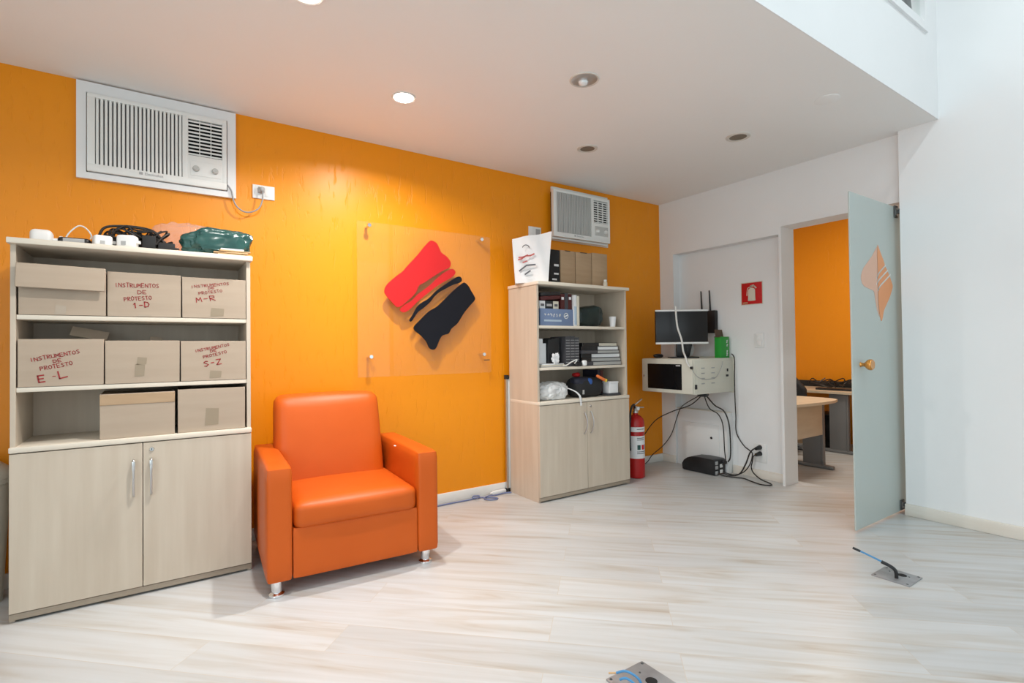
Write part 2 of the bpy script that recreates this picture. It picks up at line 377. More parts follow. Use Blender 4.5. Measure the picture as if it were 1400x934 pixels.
# hand-drawn capital strokes on a 0.6 x 1 cell
GL = {'I': [[(.3, 0), (.3, 1)]], 'N': [[(0, 0), (0, 1), (.6, 0), (.6, 1)]], 'S': [[(.55, .9), (.3, 1), (.05, .8), (.3, .52), (.55, .25), (.3, 0), (.02, .1)]],
      'T': [[(0, 1), (.6, 1)], [(.3, 1), (.3, 0)]], 'R': [[(0, 0), (0, 1), (.5, .92), (.5, .6), (0, .5), (.6, 0)]], 'U': [[(0, 1), (0, .15), (.3, 0), (.6, .15), (.6, 1)]],
      'M': [[(0, 0), (.05, 1), (.3, .4), (.55, 1), (.6, 0)]], 'E': [[(.55, 1), (0, 1), (0, 0), (.55, 0)], [(0, .5), (.45, .5)]],
      'O': [[(.3, 1), (0, .7), (.05, .2), (.3, 0), (.58, .25), (.58, .75), (.3, 1)]], 'D': [[(0, 0), (0, 1), (.45, .88), (.6, .5), (.45, .12), (0, 0)]],
      'P': [[(0, 0), (0, 1), (.5, .92), (.5, .55), (0, .48)]], 'L': [[(0, 1), (0, 0), (.55, .08)]], 'Z': [[(0, 1), (.58, 1), (0, 0), (.6, 0)]],
      '1': [[(.15, .75), (.35, 1), (.35, 0)]], '-': [[(.1, .5), (.5, .5)]]}
def ribbon(bm, pts, w, y):
    P = [Vector(p[:2]) for p in pts]
    for a, b in zip(P, P[1:]):
        d = (b-a); L = d.length
        if L < 1e-7: continue
        d = d/L; n = Vector((-d.y, d.x))*w/2; a2, b2 = a-d*w*0.3, b+d*w*0.3
        q = [a2-n, b2-n, b2+n, a2+n]
        A = [bm.verts.new((p.x, y, p.y)) for p in q]; Bv = [bm.verts.new((p.x, y-0.0008, p.y)) for p in q]
        bm.faces.new(Bv)
        for i in range(4): bm.faces.new((A[i], A[(i+1) % 4], Bv[(i+1) % 4], Bv[i]))
def scrawl(bm, text, x, z, x1, h, y, ang=0.0, wt=0.0022, jit=0.06):
    """text from (x, z) to x1 wide, cap height h, tilted by ang in the plane y"""
    n = len(text); adv = (x1-x)/max(n, 1); ca, sa = math.cos(ang), math.sin(ang)
    for i, ch in enumerate(text):
        if ch not in GL: continue
        jz = random.uniform(-jit, jit)*h; js = random.uniform(0.9, 1.08)
        for st in GL[ch]:
            pts = []
            for (u, v) in st:
                px = i*adv + u/0.6*adv*0.74 + random.uniform(-jit, jit)*adv*0.3; pz = v*h*js + jz
                pts.append((x + px*ca - pz*sa, z + px*sa + pz*ca))
            ribbon(bm, pts, wt, y)
def font_mesh(text, size, ext=0.0005):
    cu = bpy.data.curves.new('t', 'FONT'); cu.body = text; cu.size = size; cu.extrude = ext; cu.align_x = 'CENTER'
    o = bpy.data.objects.new('t', cu); C.objects.link(o); me = bpy.data.meshes.new_from_object(o)
    bm = bmesh.new(); bm.from_mesh(me); bpy.data.objects.remove(o); bpy.data.curves.remove(cu); bpy.data.meshes.remove(me)
    return bm
def font_xz(text, size, x, y, z):
    """lettering standing in the x-z plane, read from -y"""
    bm = font_mesh(text, size)
    bmesh.ops.rotate(bm, verts=bm.verts[:], cent=(0, 0, 0), matrix=Matrix.Rotation(PI/2, 3, 'X'))
    bmesh.ops.translate(bm, verts=bm.verts[:], vec=(x, y, z)); return bm

# ------------------------------------------------------------------ room shell
H, X, XR, XN, YB = 2.515, 3.578, 3.522, 3.668, -2.24
XW, YS, ZT = -2.7, -6.0, 4.6           # west wall, south wall, upper ceiling
JL, JR, XD, ZA = -1.19, -2.03, 3.77, -0.19   # door opening sides, wall depth, annex floor
struct('floor', boxes((XW-.1, XD+.05, YS-.1, 0.1, -0.06, 0)), 'floor')
struct('floor_annex', boxes((XD+.052, 7.1, -3.2, 1.3, ZA-.06, ZA)), 'floor')
struct('wall_north', boxes((XW-.1, X, 0, 0.12, 0, H+.35)), 'orange')
bm = boxes((X, XD, -2.03, 0.12, 2.06, H+.35), (X, XD, -.161, .12, 0, 2.06), (XN, XD, JL+.0005, -.161, 0, 2.0), (X, XD, JL, -.161, 2.0, 2.06),
           (X, XD, JL-.02, JL, 0, 2.06))
struct('wall_east', bm, 'white_wall', smooth=0)
struct('wall_east_tall', boxes((XR, XD, YS-.1, JR, 0, ZT)), 'white_wall', smooth=0)
struct('ceiling', boxes((XW-.1, XR, YB, 0, H, H+.35), (XR, X, JR, 0, H, H+.35)), 'ceiling', smooth=0)
wx0, wx1, wz0, wz1 = 1.2, 3.34, 2.995, 4.2
bm = boxes((XW-.1, wx0, YB, YB+.04, H+.35, ZT), (wx1, XR, YB, YB+.04, H+.35, ZT), (wx0, wx1, YB, YB+.04, H+.35, wz0), (wx0, wx1, YB, YB+.04, wz1, ZT))
struct('wall_gallery', bm, 'white_wall', smooth=0)
# a thin plaster skin makes slab edge and gallery wall one continuous white face
bm = boxes((XW-.1, XR, YB-.006, YB, H, wz0), (XW-.1, wx0, YB-.006, YB, wz0, ZT), (wx1, XR, YB-.006, YB, wz0, ZT), (wx0, wx1, YB-.006, YB, wz1, ZT))
struct('trim_1', bm, 'white_wall', smooth=0)
wf = boxes((wx0, wx1, YB-.02, YB+.03, wz0, wz0+.05), (wx0, wx1, YB-.02, YB+.03, wz1-.05, wz1), (wx0, wx0+.05, YB-.02, YB+.03, wz0+.05, wz1-.05),
           (wx1-.05, wx1, YB-.02, YB+.03, wz0+.05, wz1-.05), (2.24, 2.30, YB-.02, YB+.03, wz0+.05, wz1-.05))
win = struct('window_1', wf, 'ac_frame'); obj('pane', boxes((wx0+.05, 2.24, YB+.002, YB+.008, wz0+.05, wz1-.05), (2.30, wx1-.05, YB+.002, YB+.008, wz0+.05, wz1-.05)), 'glass', win)
struct('wall_upper_north', boxes((XW-.1, XR, -.1, 0, H+.35, ZT)), 'white_wall', smooth=0)
struct('ceiling_upper', boxes((XW-.1, XD, YS-.1, 0, ZT, ZT+.1)), 'white_wall', smooth=0)
struct('wall_west', boxes((XW-.1, XW, YS, -5.6, 0, ZT), (XW-.1, XW, -2.6, 0, 0, ZT), (XW-.1, XW, -5.6, -2.6, 0, .3), (XW-.1, XW, -5.6, -2.6, 3.2, ZT)), 'white_wall', smooth=0)
added_win3 = struct('added_window_3', boxes((XW-.08, XW-.02, -5.6, -2.6, .3, .36), (XW-.08, XW-.02, -5.6, -2.6, 3.14, 3.2), (XW-.08, XW-.02, -5.6, -5.54, .36, 3.14), (XW-.08, XW-.02, -2.66, -2.6, .36, 3.14), (XW-.08, XW-.02, -4.13, -4.07, .36, 3.14)), 'steel_dark')
obj('pane', boxes((XW-.052, XW-.046, -5.54, -4.13, .36, 3.14), (XW-.052, XW-.046, -4.07, -2.66, .36, 3.14)), 'glass', added_win3)  # unseen west window, added as an opening for the fill light
sx0, sx1, sz0, sz1 = -2.3, 3.1, .15, 3.8
struct('wall_south', boxes((XW, sx0, YS-.1, YS, 0, ZT), (sx1, XR, YS-.1, YS, 0, ZT), (sx0, sx1, YS-.1, YS, 0, sz0), (sx0, sx1, YS-.1, YS, sz1, ZT)), 'white_wall', smooth=0)
added_win2 = struct('added_window_2', boxes((sx0, sx1, YS-.08, YS-.02, sz0, sz0+.06), (sx0, sx1, YS-.08, YS-.02, sz1-.06, sz1), (sx0, sx0+.06, YS-.08, YS-.02, sz0+.06, sz1-.06), (sx1-.06, sx1, YS-.08, YS-.02, sz0+.06, sz1-.06),
              (.37, .43, YS-.08, YS-.02, sz0+.06, sz1-.06)), 'steel_dark')
obj('pane', boxes((sx0+.06, .37, YS-.052, YS-.046, sz0+.06, sz1-.06), (.43, sx1-.06, YS-.052, YS-.046, sz0+.06, sz1-.06)), 'glass', added_win2)  # unseen south window, added and reaching low so fill light gets to the ceiling
# annex beyond the glass door, one step down
struct('wall_annex_east', boxes((7.0, 7.1, -3.2, 1.3, ZA, 3.0)), 'orange')
struct('wall_annex_north', boxes((XD, 7.0, 1.2, 1.3, ZA, 3.0), (XD, XD+.05, .12, 1.2, ZA, 3.0), (XD, XD+.05, -3.2, .12, 2.6, 3.0)), 'white_wall')
struct('wall_annex_south', boxes((XD, 7.0, -3.2, -3.1, ZA, 3.0)), 'white_wall')
struct('ceiling_annex', boxes((XD, 7.1, -3.2, 1.3, 3.0, 3.1)), 'ceiling')
def board_x(y0, y1, x, t, h, nx=-1):
    bm = bmesh.new(); box(bm, min(x, x+nx*t), max(x, x+nx*t), y0, y1, 0, h, 0.004); return bm
struct('baseboard_north', B(box, XW, X, -.014, 0, 0, .072, .004), 'baseboard_white')
bm = board_x(-.161, 0, X, .014, .072); box(bm, XN-.014, XN, JL+.002, -.705, 0, .072, .004); struct('baseboard_east', bm, 'baseboard')
struct('baseboard_east_tall', board_x(YS, JR+.002, XR, .02, .075), 'baseboard')
struct('baseboard_south', B(box, XW, XR-.02, YS, YS+.014, 0, .072, .004), 'baseboard')
struct('baseboard_west', B(box, XW, XW+.014, YS+.014, -.014, 0, .072, .004), 'baseboard')

# ------------------------------------------------------------------ frosted glass door
gx0, gx1, gy, gz0, gz1 = 2.90, 3.64, -1.988, .012, 2.03
door = struct('door_1', B(box, gx0, gx1, gy-.005, gy+.005, gz0, gz1, .0015, 1), 'frosted')
door['label'] = 'frosted green glass door standing open at the right of the doorway'
def dz(u, v): return (3.268 + (u-180)*(.00236 if u > 180 else .00275), 1.743 - (v-72)*.001)
D1 = [dz(*p) for p in ((177.5, 82), (165, 112), (150, 150), (126, 195), (107, 230), (98, 258), (93, 285), (93, 305), (98, 328), (108, 345), (130, 355), (150, 362), (158, 372), (163, 420), (172, 485), (183, 528), (177.5, 430))]
D2 = [dz(*p) for p in ((181, 74), (190, 92), (200, 118), (218, 165), (226, 195), (245, 235), (268, 298), (273, 320), (268, 345), (250, 400), (230, 445), (213, 485), (204, 530), (196, 553), (188, 530), (182, 480), (179, 400), (179, 300), (179, 180))]
em = obj('emblem', B(prism, smooth_poly(D2), gy-.0065, gy-.0051), 'orange_vinyl', door)
obj('pale_half', B(prism, D1, gy-.0063, gy-.0051), 'pale_orange_vinyl', em, label='paler left half of the orange diamond')
bm = bmesh.new()
for q in (((172, 285), (182, 255), (205, 222), (228, 192)), ((172, 322), (184, 294), (212, 258), (241, 222)), ((178, 360), (190, 332), (222, 292), (259, 246))):
    ribbon(bm, smooth_path([(*dz(*p), 0) for p in q], 4), .010, gy-.0066)
obj('stripe', bm, 'white_plastic', em, label='white brush stripes across the diamond')
bm = bmesh.new(); kx, kz = 3.0, .992
lathe(bm, [(0, 0), (.016, 0), (.012, -.006), (.011, -.018), (.018, -.028), (.029, -.038), (.033, -.048), (.033, -.060), (.028, -.066), (0, -.066)], (kx, gy-.005, kz), 24, 'Y')
lathe(bm, [(0, 0), (.02, 0), (.02, .012), (.014, .018), (0, .02)], (kx, gy+.005, kz), 24, 'Y')
obj('knob', bm, 'brass', door)
hx = 3.582
for z0, z1 in ((1.955, 2.035), (.02, .085)):
    bm = bmesh.new(); box(bm, hx-.055, hx, gy-.014, gy-.0052, z0, z1, .003); box(bm, hx-.055, hx, gy+.0052, gy+.014, z0, z1, .003)
    box(bm, hx-.02, hx, -2.0295, gy-.013, (z0+z1)/2-.014, (z0+z1)/2+.014, .003)
    h = obj('hinge', bm, 'steel_dark', door)
    obj('hinge_plate', B(box, hx-.045, hx-.012, gy-.0165, gy-.0142, z0+.015, z1-.015, .002), 'steel', h)

# ------------------------------------------------------------------ recessed ceiling lamps
r_spread = math.radians(154)
def downlight(x, y, label, state, r=.066):
    t = thing('recessed_downlight', label, 'ceiling light', (x, y, H), 0, 'recessed ceiling lamps')
    if state == 'on':
        obj('trim_ring', B(lathe, [(r*.80, 0), (r*.80, -.004), (r*.95, -.006), (r, -.002), (r, 0)], (0, 0, 0), 36), 'lamp_ring', t, True)
        obj('bulb', B(lathe, [(0, -.012), (r*.5, -.011), (r*.78, -.006), (r*.78, -.001), (0, -.001)], (0, 0, 0), 32), 'lamp_on', t, True)
        l = bpy.data.lights.new('lamp_glow', 'AREA'); l.shape = 'DISK'; l.size = .075; l.spread = r_spread; l.energy = SPOT_W; l.color = (1.0, .97, .92)
        lo = bpy.data.objects.new('lamp_glow', l); C.objects.link(lo); lo.parent = t; lo.location = (0, 0, -.016)
    elif state == 'dim':
        obj('trim_ring', B(lathe, [(r*.86, 0), (r*.86, -.004), (r*.96, -.005), (r, -.001), (r, 0)], (0, 0, 0), 36), 'lamp_ring', t, True)
        obj('reflector', B(lathe, [(r*.86, -.002), (r*.80, -.0035), (r*.4, -.003), (0, -.0025)], (0, 0, 0), 32), 'reflector', t, True)
        bm = bmesh.new(); lathe(bm, [(.026, -.003), (.022, -.014), (.01, -.02), (0, -.021)], (.008, .018, 0), 20)
        obj('bulb', bm, 'lamp_dim', t, True)
    else:
        obj('trim_ring', B(lathe, [(r*.70, 0), (r*.70, -.005), (r*.80, -.006), (r*.86, -.003), (r*.92, -.0065), (r, -.004), (r, 0)], (0, 0, 0), 36), 'lamp_ring', t, True)
        obj('lamp_can', B(lathe, [(r*.70, -.003), (r*.6, -.0025), (r*.3, -.002), (0, -.002)], (0, 0, 0), 32), 'can_dark', t, True)
downlight(.615, -.717, 'glowing white recessed downlight in the ceiling in front of the acrylic sign', 'on')
downlight(-.026, -1.305, 'glowing recessed downlight cut by the top edge of the photo', 'on')
downlight(1.334, -1.403, 'unlit recessed downlight with a silver reflector and a white bulb', 'dim', .078)
downlight(1.982, -.714, 'small dark unlit recessed downlight, nearest the far air conditioner', 'off', .072)
downlight(2.701, -1.408, 'brown-centred unlit recessed downlight with double rings, nearest the glass door', 'off', .078)
solo('ceiling_blank', B(lathe, [(.065, 0), (.065, -.002), (.05, -.005), (0, -.005)], (2.652, -1.992, H), 32), 'ceiling', 'faint painted-over blank disc in the ceiling near the gallery edge', 'ceiling cover')
for y in (-3.67, -5.14):
    t = thing('tube_light', 'long fluorescent tube light on the upper ceiling, ' + ('over the middle of the room' if y > -4 else 'towards the added south window'), 'ceiling light', (1.5 if y > -4 else -.2, y, ZT), 0, 'tube lights on the upper ceiling')
    obj('housing', B(box, -1.65, 1.65, -.06, .06, -.05, 0, .006), 'white_plastic', t, True)
    bm = bmesh.new(); cyl(bm, (-1.6, .075, -.055), (1.6, .075, -.055), .013); obj('tube', bm, 'tube_lit', t, True)

# ------------------------------------------------------------------ air conditioners
def air_con(x0, x1, z0, z1, yf, label, surround, plate, knob_top):
    """x0..z1 is the front bezel, yf how far it stands out of the wall"""
    t = thing('air_conditioner', label, 'air conditioner', (x0, 0, z0))
    if surround:
        a, b, c, d = surround
        bm = boxes((a, b, -.022, 0, c, z0-.004), (a, b, -.022, 0, z1+.004, d), (a, x0-.004, -.022, 0, z0-.004, z1+.004), (x1+.004, b, -.022, 0, z0-.004, z1+.004))
        obj('surround', bm, 'ac_frame', t)
        obj('sleeve', B(box, x0-.003, x1+.003, -.006, -.001, z0-.003, z1+.003), 'void', t)
    else:
        a, b, c, d = plate
        obj('wall_plate', B(box, a, b, -.018, 0, c, d, .003), 'ac', t)
        obj('sleeve', B(box, x0+.02, x1-.012, yf+.03, -.018, z0+.012, z1-.012), 'void', t)
        obj('drip_tray', B(box, x0+.01, x1-.005, yf+.035, -.018, z0-.016, z0+.008, .004), 'ac', t)
    W, Hh = x1-x0, z1-z0
    gx0, gx1, gz0, gz1 = x0+.033*W/.63*1, x0+.655*W, z0+.10*Hh, z1-.055*Hh
    vx0, vx1, vz1, vz0 = x0+.70*W, x1-.037*W, z1-.075*Hh, z0+.42*Hh
    bm = bmesh.new(); yb = yf+.034
    # bezel ring with openings
    box(bm, x0, x1, yf, yb, z0, gz0, .004); box(bm, x0, x1, yf, yb, gz1, z1, .004)
    box(bm, x0, gx0, yf, yb, gz0-.004, gz1+.004, .003); box(bm, gx1, vx0, yf, yb, gz0-.004, gz1+.004, .003)
    box(bm, vx1, x1, yf, yb, gz0-.004, gz1+.004, .003); box(bm, vx0-.002, vx1+.002, yf, yb, gz0-.004, vz0, .003); box(bm, vx0-.002, vx1+.002, yf, yb, vz1, gz1+.004, .002)
    obj('front_panel', bm, 'ac', t)
    bm = bmesh.new(); n = 21
    for i in range(n):
        cx = gx0 + (i+.5)*(gx1-gx0)/n
        box(bm, cx-.0062*W/.63, cx+.0062*W/.63, yf+.003, yf+.016, gz0-.002, gz1+.002, .002, 1)
    obj('intake_grille', bm, 'ac' if surround else 'ac_grey', t)
    obj('grille_back', boxes((gx0-.002, gx1+.002, yf+.022, yf+.026, gz0-.004, gz1+.004)), 'gap_grey', t)
    bm = bmesh.new(); n = 10
    for i in range(n):
        cz = vz0 + (i+.5)*(vz1-vz0)/n
        box(bm, vx0, vx1, yf+.006, yf+.02, cz-.0045, cz+.0045, .001, 1, rot=Matrix.Rotation(math.radians(20), 3, 'X'))
    for i in (1, 2):
        cx = vx0 + i*(vx1-vx0)/3; box(bm, cx-.0015, cx+.0015, yf+.004, yf+.018, vz0, vz1)
    lv = obj('outlet_louvre', bm, 'ac', t)
    obj('louvre_back', boxes((vx0-.002, vx1+.002, yf+.026, yf+.03, vz0-.003, vz1+.003)), 'void', lv)
    kz = z0+.235*Hh
    pl = obj('control_panel', B(box, vx0+.01, vx1-.004, yf-.0025, yf, kz-.038, kz+.044, .002), 'ac_grey' if not surround else 'ac', t)
    for kx in (vx0+.033*W/.63*1.1, vx1-.036*W/.63):
        bm = bmesh.new(); lathe(bm, [(0, -.016), (.013, -.016), (.0155, -.013), (.017, 0), (0, 0)], (kx, yf-.0025, kz), 24, 'Y'); box(bm, kx-.0035, kx+.0035, yf-.0235, yf-.018, kz-.012, kz+.012, .001, 1, rot=Matrix.Rotation(.7, 3, 'Y'))
        obj('knob', bm, 'ac_grey' if surround else 'ac', t)
    bm = font_xz('Electrolux', .02*W/.63, x0+.45*W, yf-.0008, z0+.045*Hh)
    box(bm, x0+.345*W, x0+.37*W, yf-.0012, yf-.0004, z0+.045*Hh, z0+.045*Hh+.013)
    obj('badge', bm, 'grey_plastic', t)
    return t
ac1 = air_con(-.815, -.188, 2.045, 2.448, -.036, 'wide white window air conditioner set in a white frame above the left bookcase', (-.858, -.14, 2.008, 2.506), None, 0)
bm = bmesh.new()
tube(bm, [(-.186, -.03, 2.079), (-.165, -.032, 2.045), (-.154, -.035, 1.991), (-.135, -.037, 1.955), (-.101, -.04, 1.932), (-.062, -.042, 1.935), (-.022, -.045, 1.963), (-.003, -.045, 2.013), (0, -.04, 2.05), (-.002, -.036, 2.07)], .0042, 8)
cd_ = obj('power_cord', bm, 'cable_grey', ac1)
bm = bmesh.new(); cyl(bm, (-.003, -.036, 2.068), (-.007, -.03, 2.088), .009, .015); box(bm, -.024, .012, -.034, -.009, 2.062, 2.096, .005)
obj('plug', bm, 'grey_plastic', cd_)
ac2 = air_con(2.178, 2.82, 2.04, 2.435, -.085, 'grey-grilled window air conditioner jutting out above the far bookcase', None, (2.212, 2.86, 2.02, 2.475), 0)

def outlet(x0, x1, z0, z1, label, dark=False):
    t = thing('wall_outlet', label, 'outlet', (x0, 0, z0))
    obj('cover_plate', B(box, x0, x1, -.009, 0, z0, z1, .003), 'white_plastic', t)
    cx = (x0+x1)/2
    obj('socket', B(box, x0+.012, cx-.006, -.0108, -.009, z0+.016, z1-.016, .001), 'white_plastic', t)
    obj('socket', B(box, cx+.006, x1-.012, -.0108, -.009, z0+.016, z1-.016, .001), 'grey_plastic' if dark else 'white_plastic', t)
outlet(-.051, .07, 2.03, 2.112, 'white wall outlet with the air conditioner plugged into it')
outlet(1.977, 2.104, 1.985, 2.112, 'white wall outlet half hidden behind the printed white bag', True)

# ------------------------------------------------------------------ acrylic sign
PX0, PX1, PZ0, PZ1, PY = .553, 1.570, .936, 1.962, -.062
sg = thing('acrylic_sign', 'clear square acrylic sign with red and black brush emblem on the orange wall', 'sign', (PX0, 0, PZ0))
obj('panel', B(box, PX0, PX1, PY-.004, PY+.004, PZ0, PZ1, .001, 1), 'acrylic', sg)
red = [(1.069, 1.88), (1.094, 1.883), (1.124, 1.868), (1.144, 1.833), (1.159, 1.806), (1.2, 1.782), (1.23, 1.747), (1.23, 1.719), (1.214, 1.699), (1.167, 1.677), (1.116, 1.645), (1.086, 1.625), (1.026, 1.584), (.982, 1.559), (.967, 1.522), (.938, 1.485), (.89, 1.443), (.857, 1.415), (.82, 1.405), (.784, 1.438), (.739, 1.488), (.735, 1.519), (.753, 1.554), (.808, 1.606), (.864, 1.65), (.892, 1.683), (.969, 1.766), (1.029, 1.839)]
red2 = [(1.232, 1.693), (1.261, 1.689), (1.269, 1.666), (1.24, 1.635), (1.177, 1.599), (1.126, 1.568), (1.085, 1.538), (1.035, 1.499), (.976, 1.451), (.928, 1.404), (.889, 1.376), (.857, 1.371), (.843, 1.392), (.881, 1.425), (.925, 1.450), (.975, 1.500), (1.016, 1.530), (1.075, 1.575), (1.106, 1.605), (1.167, 1.657)]
blk1 = [(1.292, 1.644), (1.316, 1.638), (1.322, 1.617), (1.303, 1.599), (1.249, 1.58), (1.187, 1.548), (1.14, 1.522), (1.1, 1.488), (1.064, 1.445), (1.014, 1.403), (.97, 1.37), (.927, 1.31), (.91, 1.319), (.937, 1.36), (.966, 1.41), (1.005, 1.443), (1.054, 1.472), (1.115, 1.53), (1.187, 1.581), (1.25, 1.622)]
blk2 = [(1.324, 1.596), (1.351, 1.6), (1.378, 1.578), (1.399, 1.545), (1.43, 1.499), (1.426, 1.474), (1.387, 1.434), (1.338, 1.38), (1.305, 1.332), (1.278, 1.298), (1.23, 1.26), (1.209, 1.227), (1.162, 1.213), (1.137, 1.181), (1.111, 1.126), (1.086, 1.112), (1.056, 1.126), (1.032, 1.172), (.993, 1.212), (.947, 1.248), (.944, 1.275), (.984, 1.316), (1.054, 1.381), (1.114, 1.415), (1.165, 1.459), (1.238, 1.527)]
for nm, pl, mm in (('red_swash', red, 'red'), ('red_stroke', red2, 'red'), ('black_stroke', blk1, 'emblem_black'), ('black_swash', blk2, 'emblem_black')):
    obj(nm, B(prism, smooth_poly(pl), PY-.008, PY-.004), mm, sg)
for x, z in ((.633, 1.937), (1.492, 1.936), (.639, 1.07), (1.502, 1.073)):
    bm = bmesh.new(); cyl(bm, (x, 0, z), (x, PY-.004, z), .009); lathe(bm, [(.0, -.014), (.012, -.014), (.015, -.010), (.015, 0), (0, 0)], (x, PY-.004, z), 20, 'Y')
    obj('standoff', bm, 'chrome', sg)
obj('label_strip', B(box, 1.505, 1.555, PY-.0052, PY-.004, 1.027, 1.034), 'brown', sg)

# ------------------------------------------------------------------ bookcases with doors
ZS = (1.280, .972, .725); ZTOP = 1.6
def bookcase(x0, x1, yf, label, bow):
    yb = yf+.383; t = thing('bookcase', label, 'bookcase', (x0, yf, 0)); T = .018; yc = yf+.018
    for a in (x0, x1-T):
        obj('side_panel', B(box, a, a+T, yc, yb, .0, ZTOP-.024, .0008, 1), 'laminate', t)
    obj('top_board', B(box, x0-.008, x1+.008, yf-.012, yb, ZTOP-.024, ZTOP, .003), 'laminate_edge', t)
    obj('back_panel', B(box, x0+T, x1-T, yb-.008, yb-.001, .02, ZTOP-.0242), 'laminate', t)
    for z in ZS[:2]:
        obj('shelf', B(box, x0+T+.0005, x1-T-.0005, yc+.004, yb-.009, z-.02, z, .002), 'laminate_edge', t)
    obj('middle_board', B(box, x0-.001, x1+.001, yf-.004, yb-.009, ZS[2]-.024, ZS[2], .004), 'laminate_edge', t)
    obj('bottom_board', B(box, x0+T, x1-T, yc, yb-.009, .04, .058), 'laminate_edge', t)
    obj('plinth', B(box, x0, x1, yf+.006, yc-.0005, .010, .036, .002), 'plinth', t)
    xm = (x0+x1)/2
    for a, b, hx in ((x0+.001, xm-.0015, xm-.034), (xm+.0015, x1-.001, xm+.032)):
        d = obj('door', B(box, a, b, yf, yc-.001, .040, ZS[2]-.028, .001, 1), 'laminate', t)
        bm = bmesh.new(); z0, z1 = .460, .622
        if bow: pts = [(hx, yf-.0, z0), (hx, yf-.012, z0+.006), (hx+.006, yf-.026, z0+.05), (hx+.007, yf-.028, (z0+z1)/2), (hx+.006, yf-.026, z1-.05), (hx, yf-.012, z1-.006), (hx, yf, z1)]
        else: pts = [(hx, yf, z0), (hx, yf-.018, z0+.004), (hx, yf-.026, z0+.035), (hx, yf-.028, (z0+z1)/2), (hx, yf-.027, z1-.035), (hx, yf-.02, z1-.004), (hx, yf, z1)]
        tube(bm, pts, .0052, 8, 5)
        if not bow: box(bm, hx-.0062, hx+.0062, yf-.031, yf-.018, z1-.045, z1-.002, .003)
        obj('handle', bm, 'steel', d)
        if hx > xm:
            bm = bmesh.new(); lathe(bm, [(0, -.006), (.008, -.006), (.0095, -.003), (.0095, 0), (0, 0)], (xm+.034, yf, .665), 20, 'Y')
            lk = obj('lock', bm, 'steel', d); obj('keyhole', boxes((xm+.0325, xm+.0355, yf-.0066, yf-.0059, .661, .669)), 'void', lk)
    return t
AX0, AX1, AYF = -1.025, -.1217, -.467
BX0, BX1, BYF = 1.744, 2.661, -.432
bookcase(AX0, AX1, AYF, 'beige wood-look bookcase with cardboard boxes, beside the orange armchair', False)
bookcase(BX0, BX1, BYF, 'beige wood-look bookcase holding books and bags, below the far air conditioner', True)
# screw cap on the inner back of the empty shelf corner
# ------------------------------------------------------------------ cardboard boxes
def carton(x0, x1, z0, z1, label, yf=-.447, dep=.33, texts=(), tapes=(), flaps=(), rot=0.0, mcol='cardboard', group='cardboard file boxes in the left bookcase'):
    z0 += .0012; t = thing('cardboard_box', label, 'box', ((x0+x1)/2, yf+dep/2, z0), rot, group)
    w2, d2, h = (x1-x0)/2, dep/2, z1-z0; T = .004
    bm = bmesh.new()
    box(bm, -w2, w2, -d2, -d2+T, 0, h, .0012, 1); box(bm, -w2, w2, d2-T, d2, 0, h, .0012, 1)
    box(bm, -w2, -w2+T, -d2+T, d2-T, 0, h, .0012, 1); box(bm, w2-T, w2, -d2+T, d2-T, 0, h, .0012, 1)
    box(bm, -w2+T, w2-T, -d2+T, d2-T, 0, T)
    obj('carton', bm, mcol, t, True)
    # top flaps: folded across, slightly below the rim
    obj('flap', B(box, -w2+T, w2-T, -d2+T, .0, h-.008, h-.005), mcol, t, True)
    obj('flap', B(box, -w2+T, w2-T, .002, d2-T, h-.011, h-.008), mcol, t, True)
    for (fx0, fx1, fy, tilt, ln) in flaps:   # a flap standing up
        v = bmesh.new(); box(v, fx0, fx1, fy, fy+.004, h-.006, h-.006+ln, .001, 1, rot=Matrix.Rotation(tilt, 3, 'Y') @ Matrix.Rotation(-.5, 3, 'X'), piv=(fx1, fy, h-.006))
        obj('flap', v, mcol, t, True)
    yq = -d2-.0004
    if texts:
        v = bmesh.new()
        for (s, x, z, xe, hh, ang, wt) in texts: scrawl(v, s, x-(x0+x1)/2, z-z0, xe-(x0+x1)/2, hh, yq, ang, wt)
        obj('marker_lettering', v, 'marker', t, True, smooth=0)
    for (a, b, c, d, mm) in tapes:
        v = bmesh.new(); cx = (x0+x1)/2
        prism(v, [(a-cx, c-z0), (b-cx-.003, c-z0+.002), (b-cx, d-z0-.004), (a-cx+.004, d-z0)], yq-.0006, yq+.0003); obj('tape', v, mm, t, True)
    return t
r = math.radians
carton(-1.000, -.709, ZS[0], 1.483, 'cardboard box with its flap folded down in front, leftmost on the top shelf', tapes=((-.885, -.845, 1.283, 1.325, 'tape_pale'),))
fl = [o for o in C.objects if o.name.startswith('cardboard_box')][-1]
v = bmesh.new(); box(v, -.150, .146, -.187, -.180, .108, .212, .002, 1, rot=Matrix.Rotation(r(-6), 3, 'X') @ Matrix.Rotation(r(1.2), 3, 'Y'), piv=(0, -.168, .208)); obj('front_flap', v, 'cardboard', fl, True)
carton(-.704, -.423, ZS[0], 1.484, 'cardboard box lettered 1-D in red marker, middle of the top shelf',
       texts=(('INSTRUMENTOS', -.677, 1.416, -.507, .018, r(1.3), .0024), ('DE', -.592, 1.387, -.554, .017, r(2), .0024), ('PROTESTO', -.642, 1.352, -.535, .018, r(6.5), .0024), ('1-D', -.611, 1.321, -.542, .024, r(5), .0042)),
       flaps=((-.02, .10, .05, r(-14), .05),), tapes=((-.594, -.538, 1.284, 1.292, 'tape_pale'),))
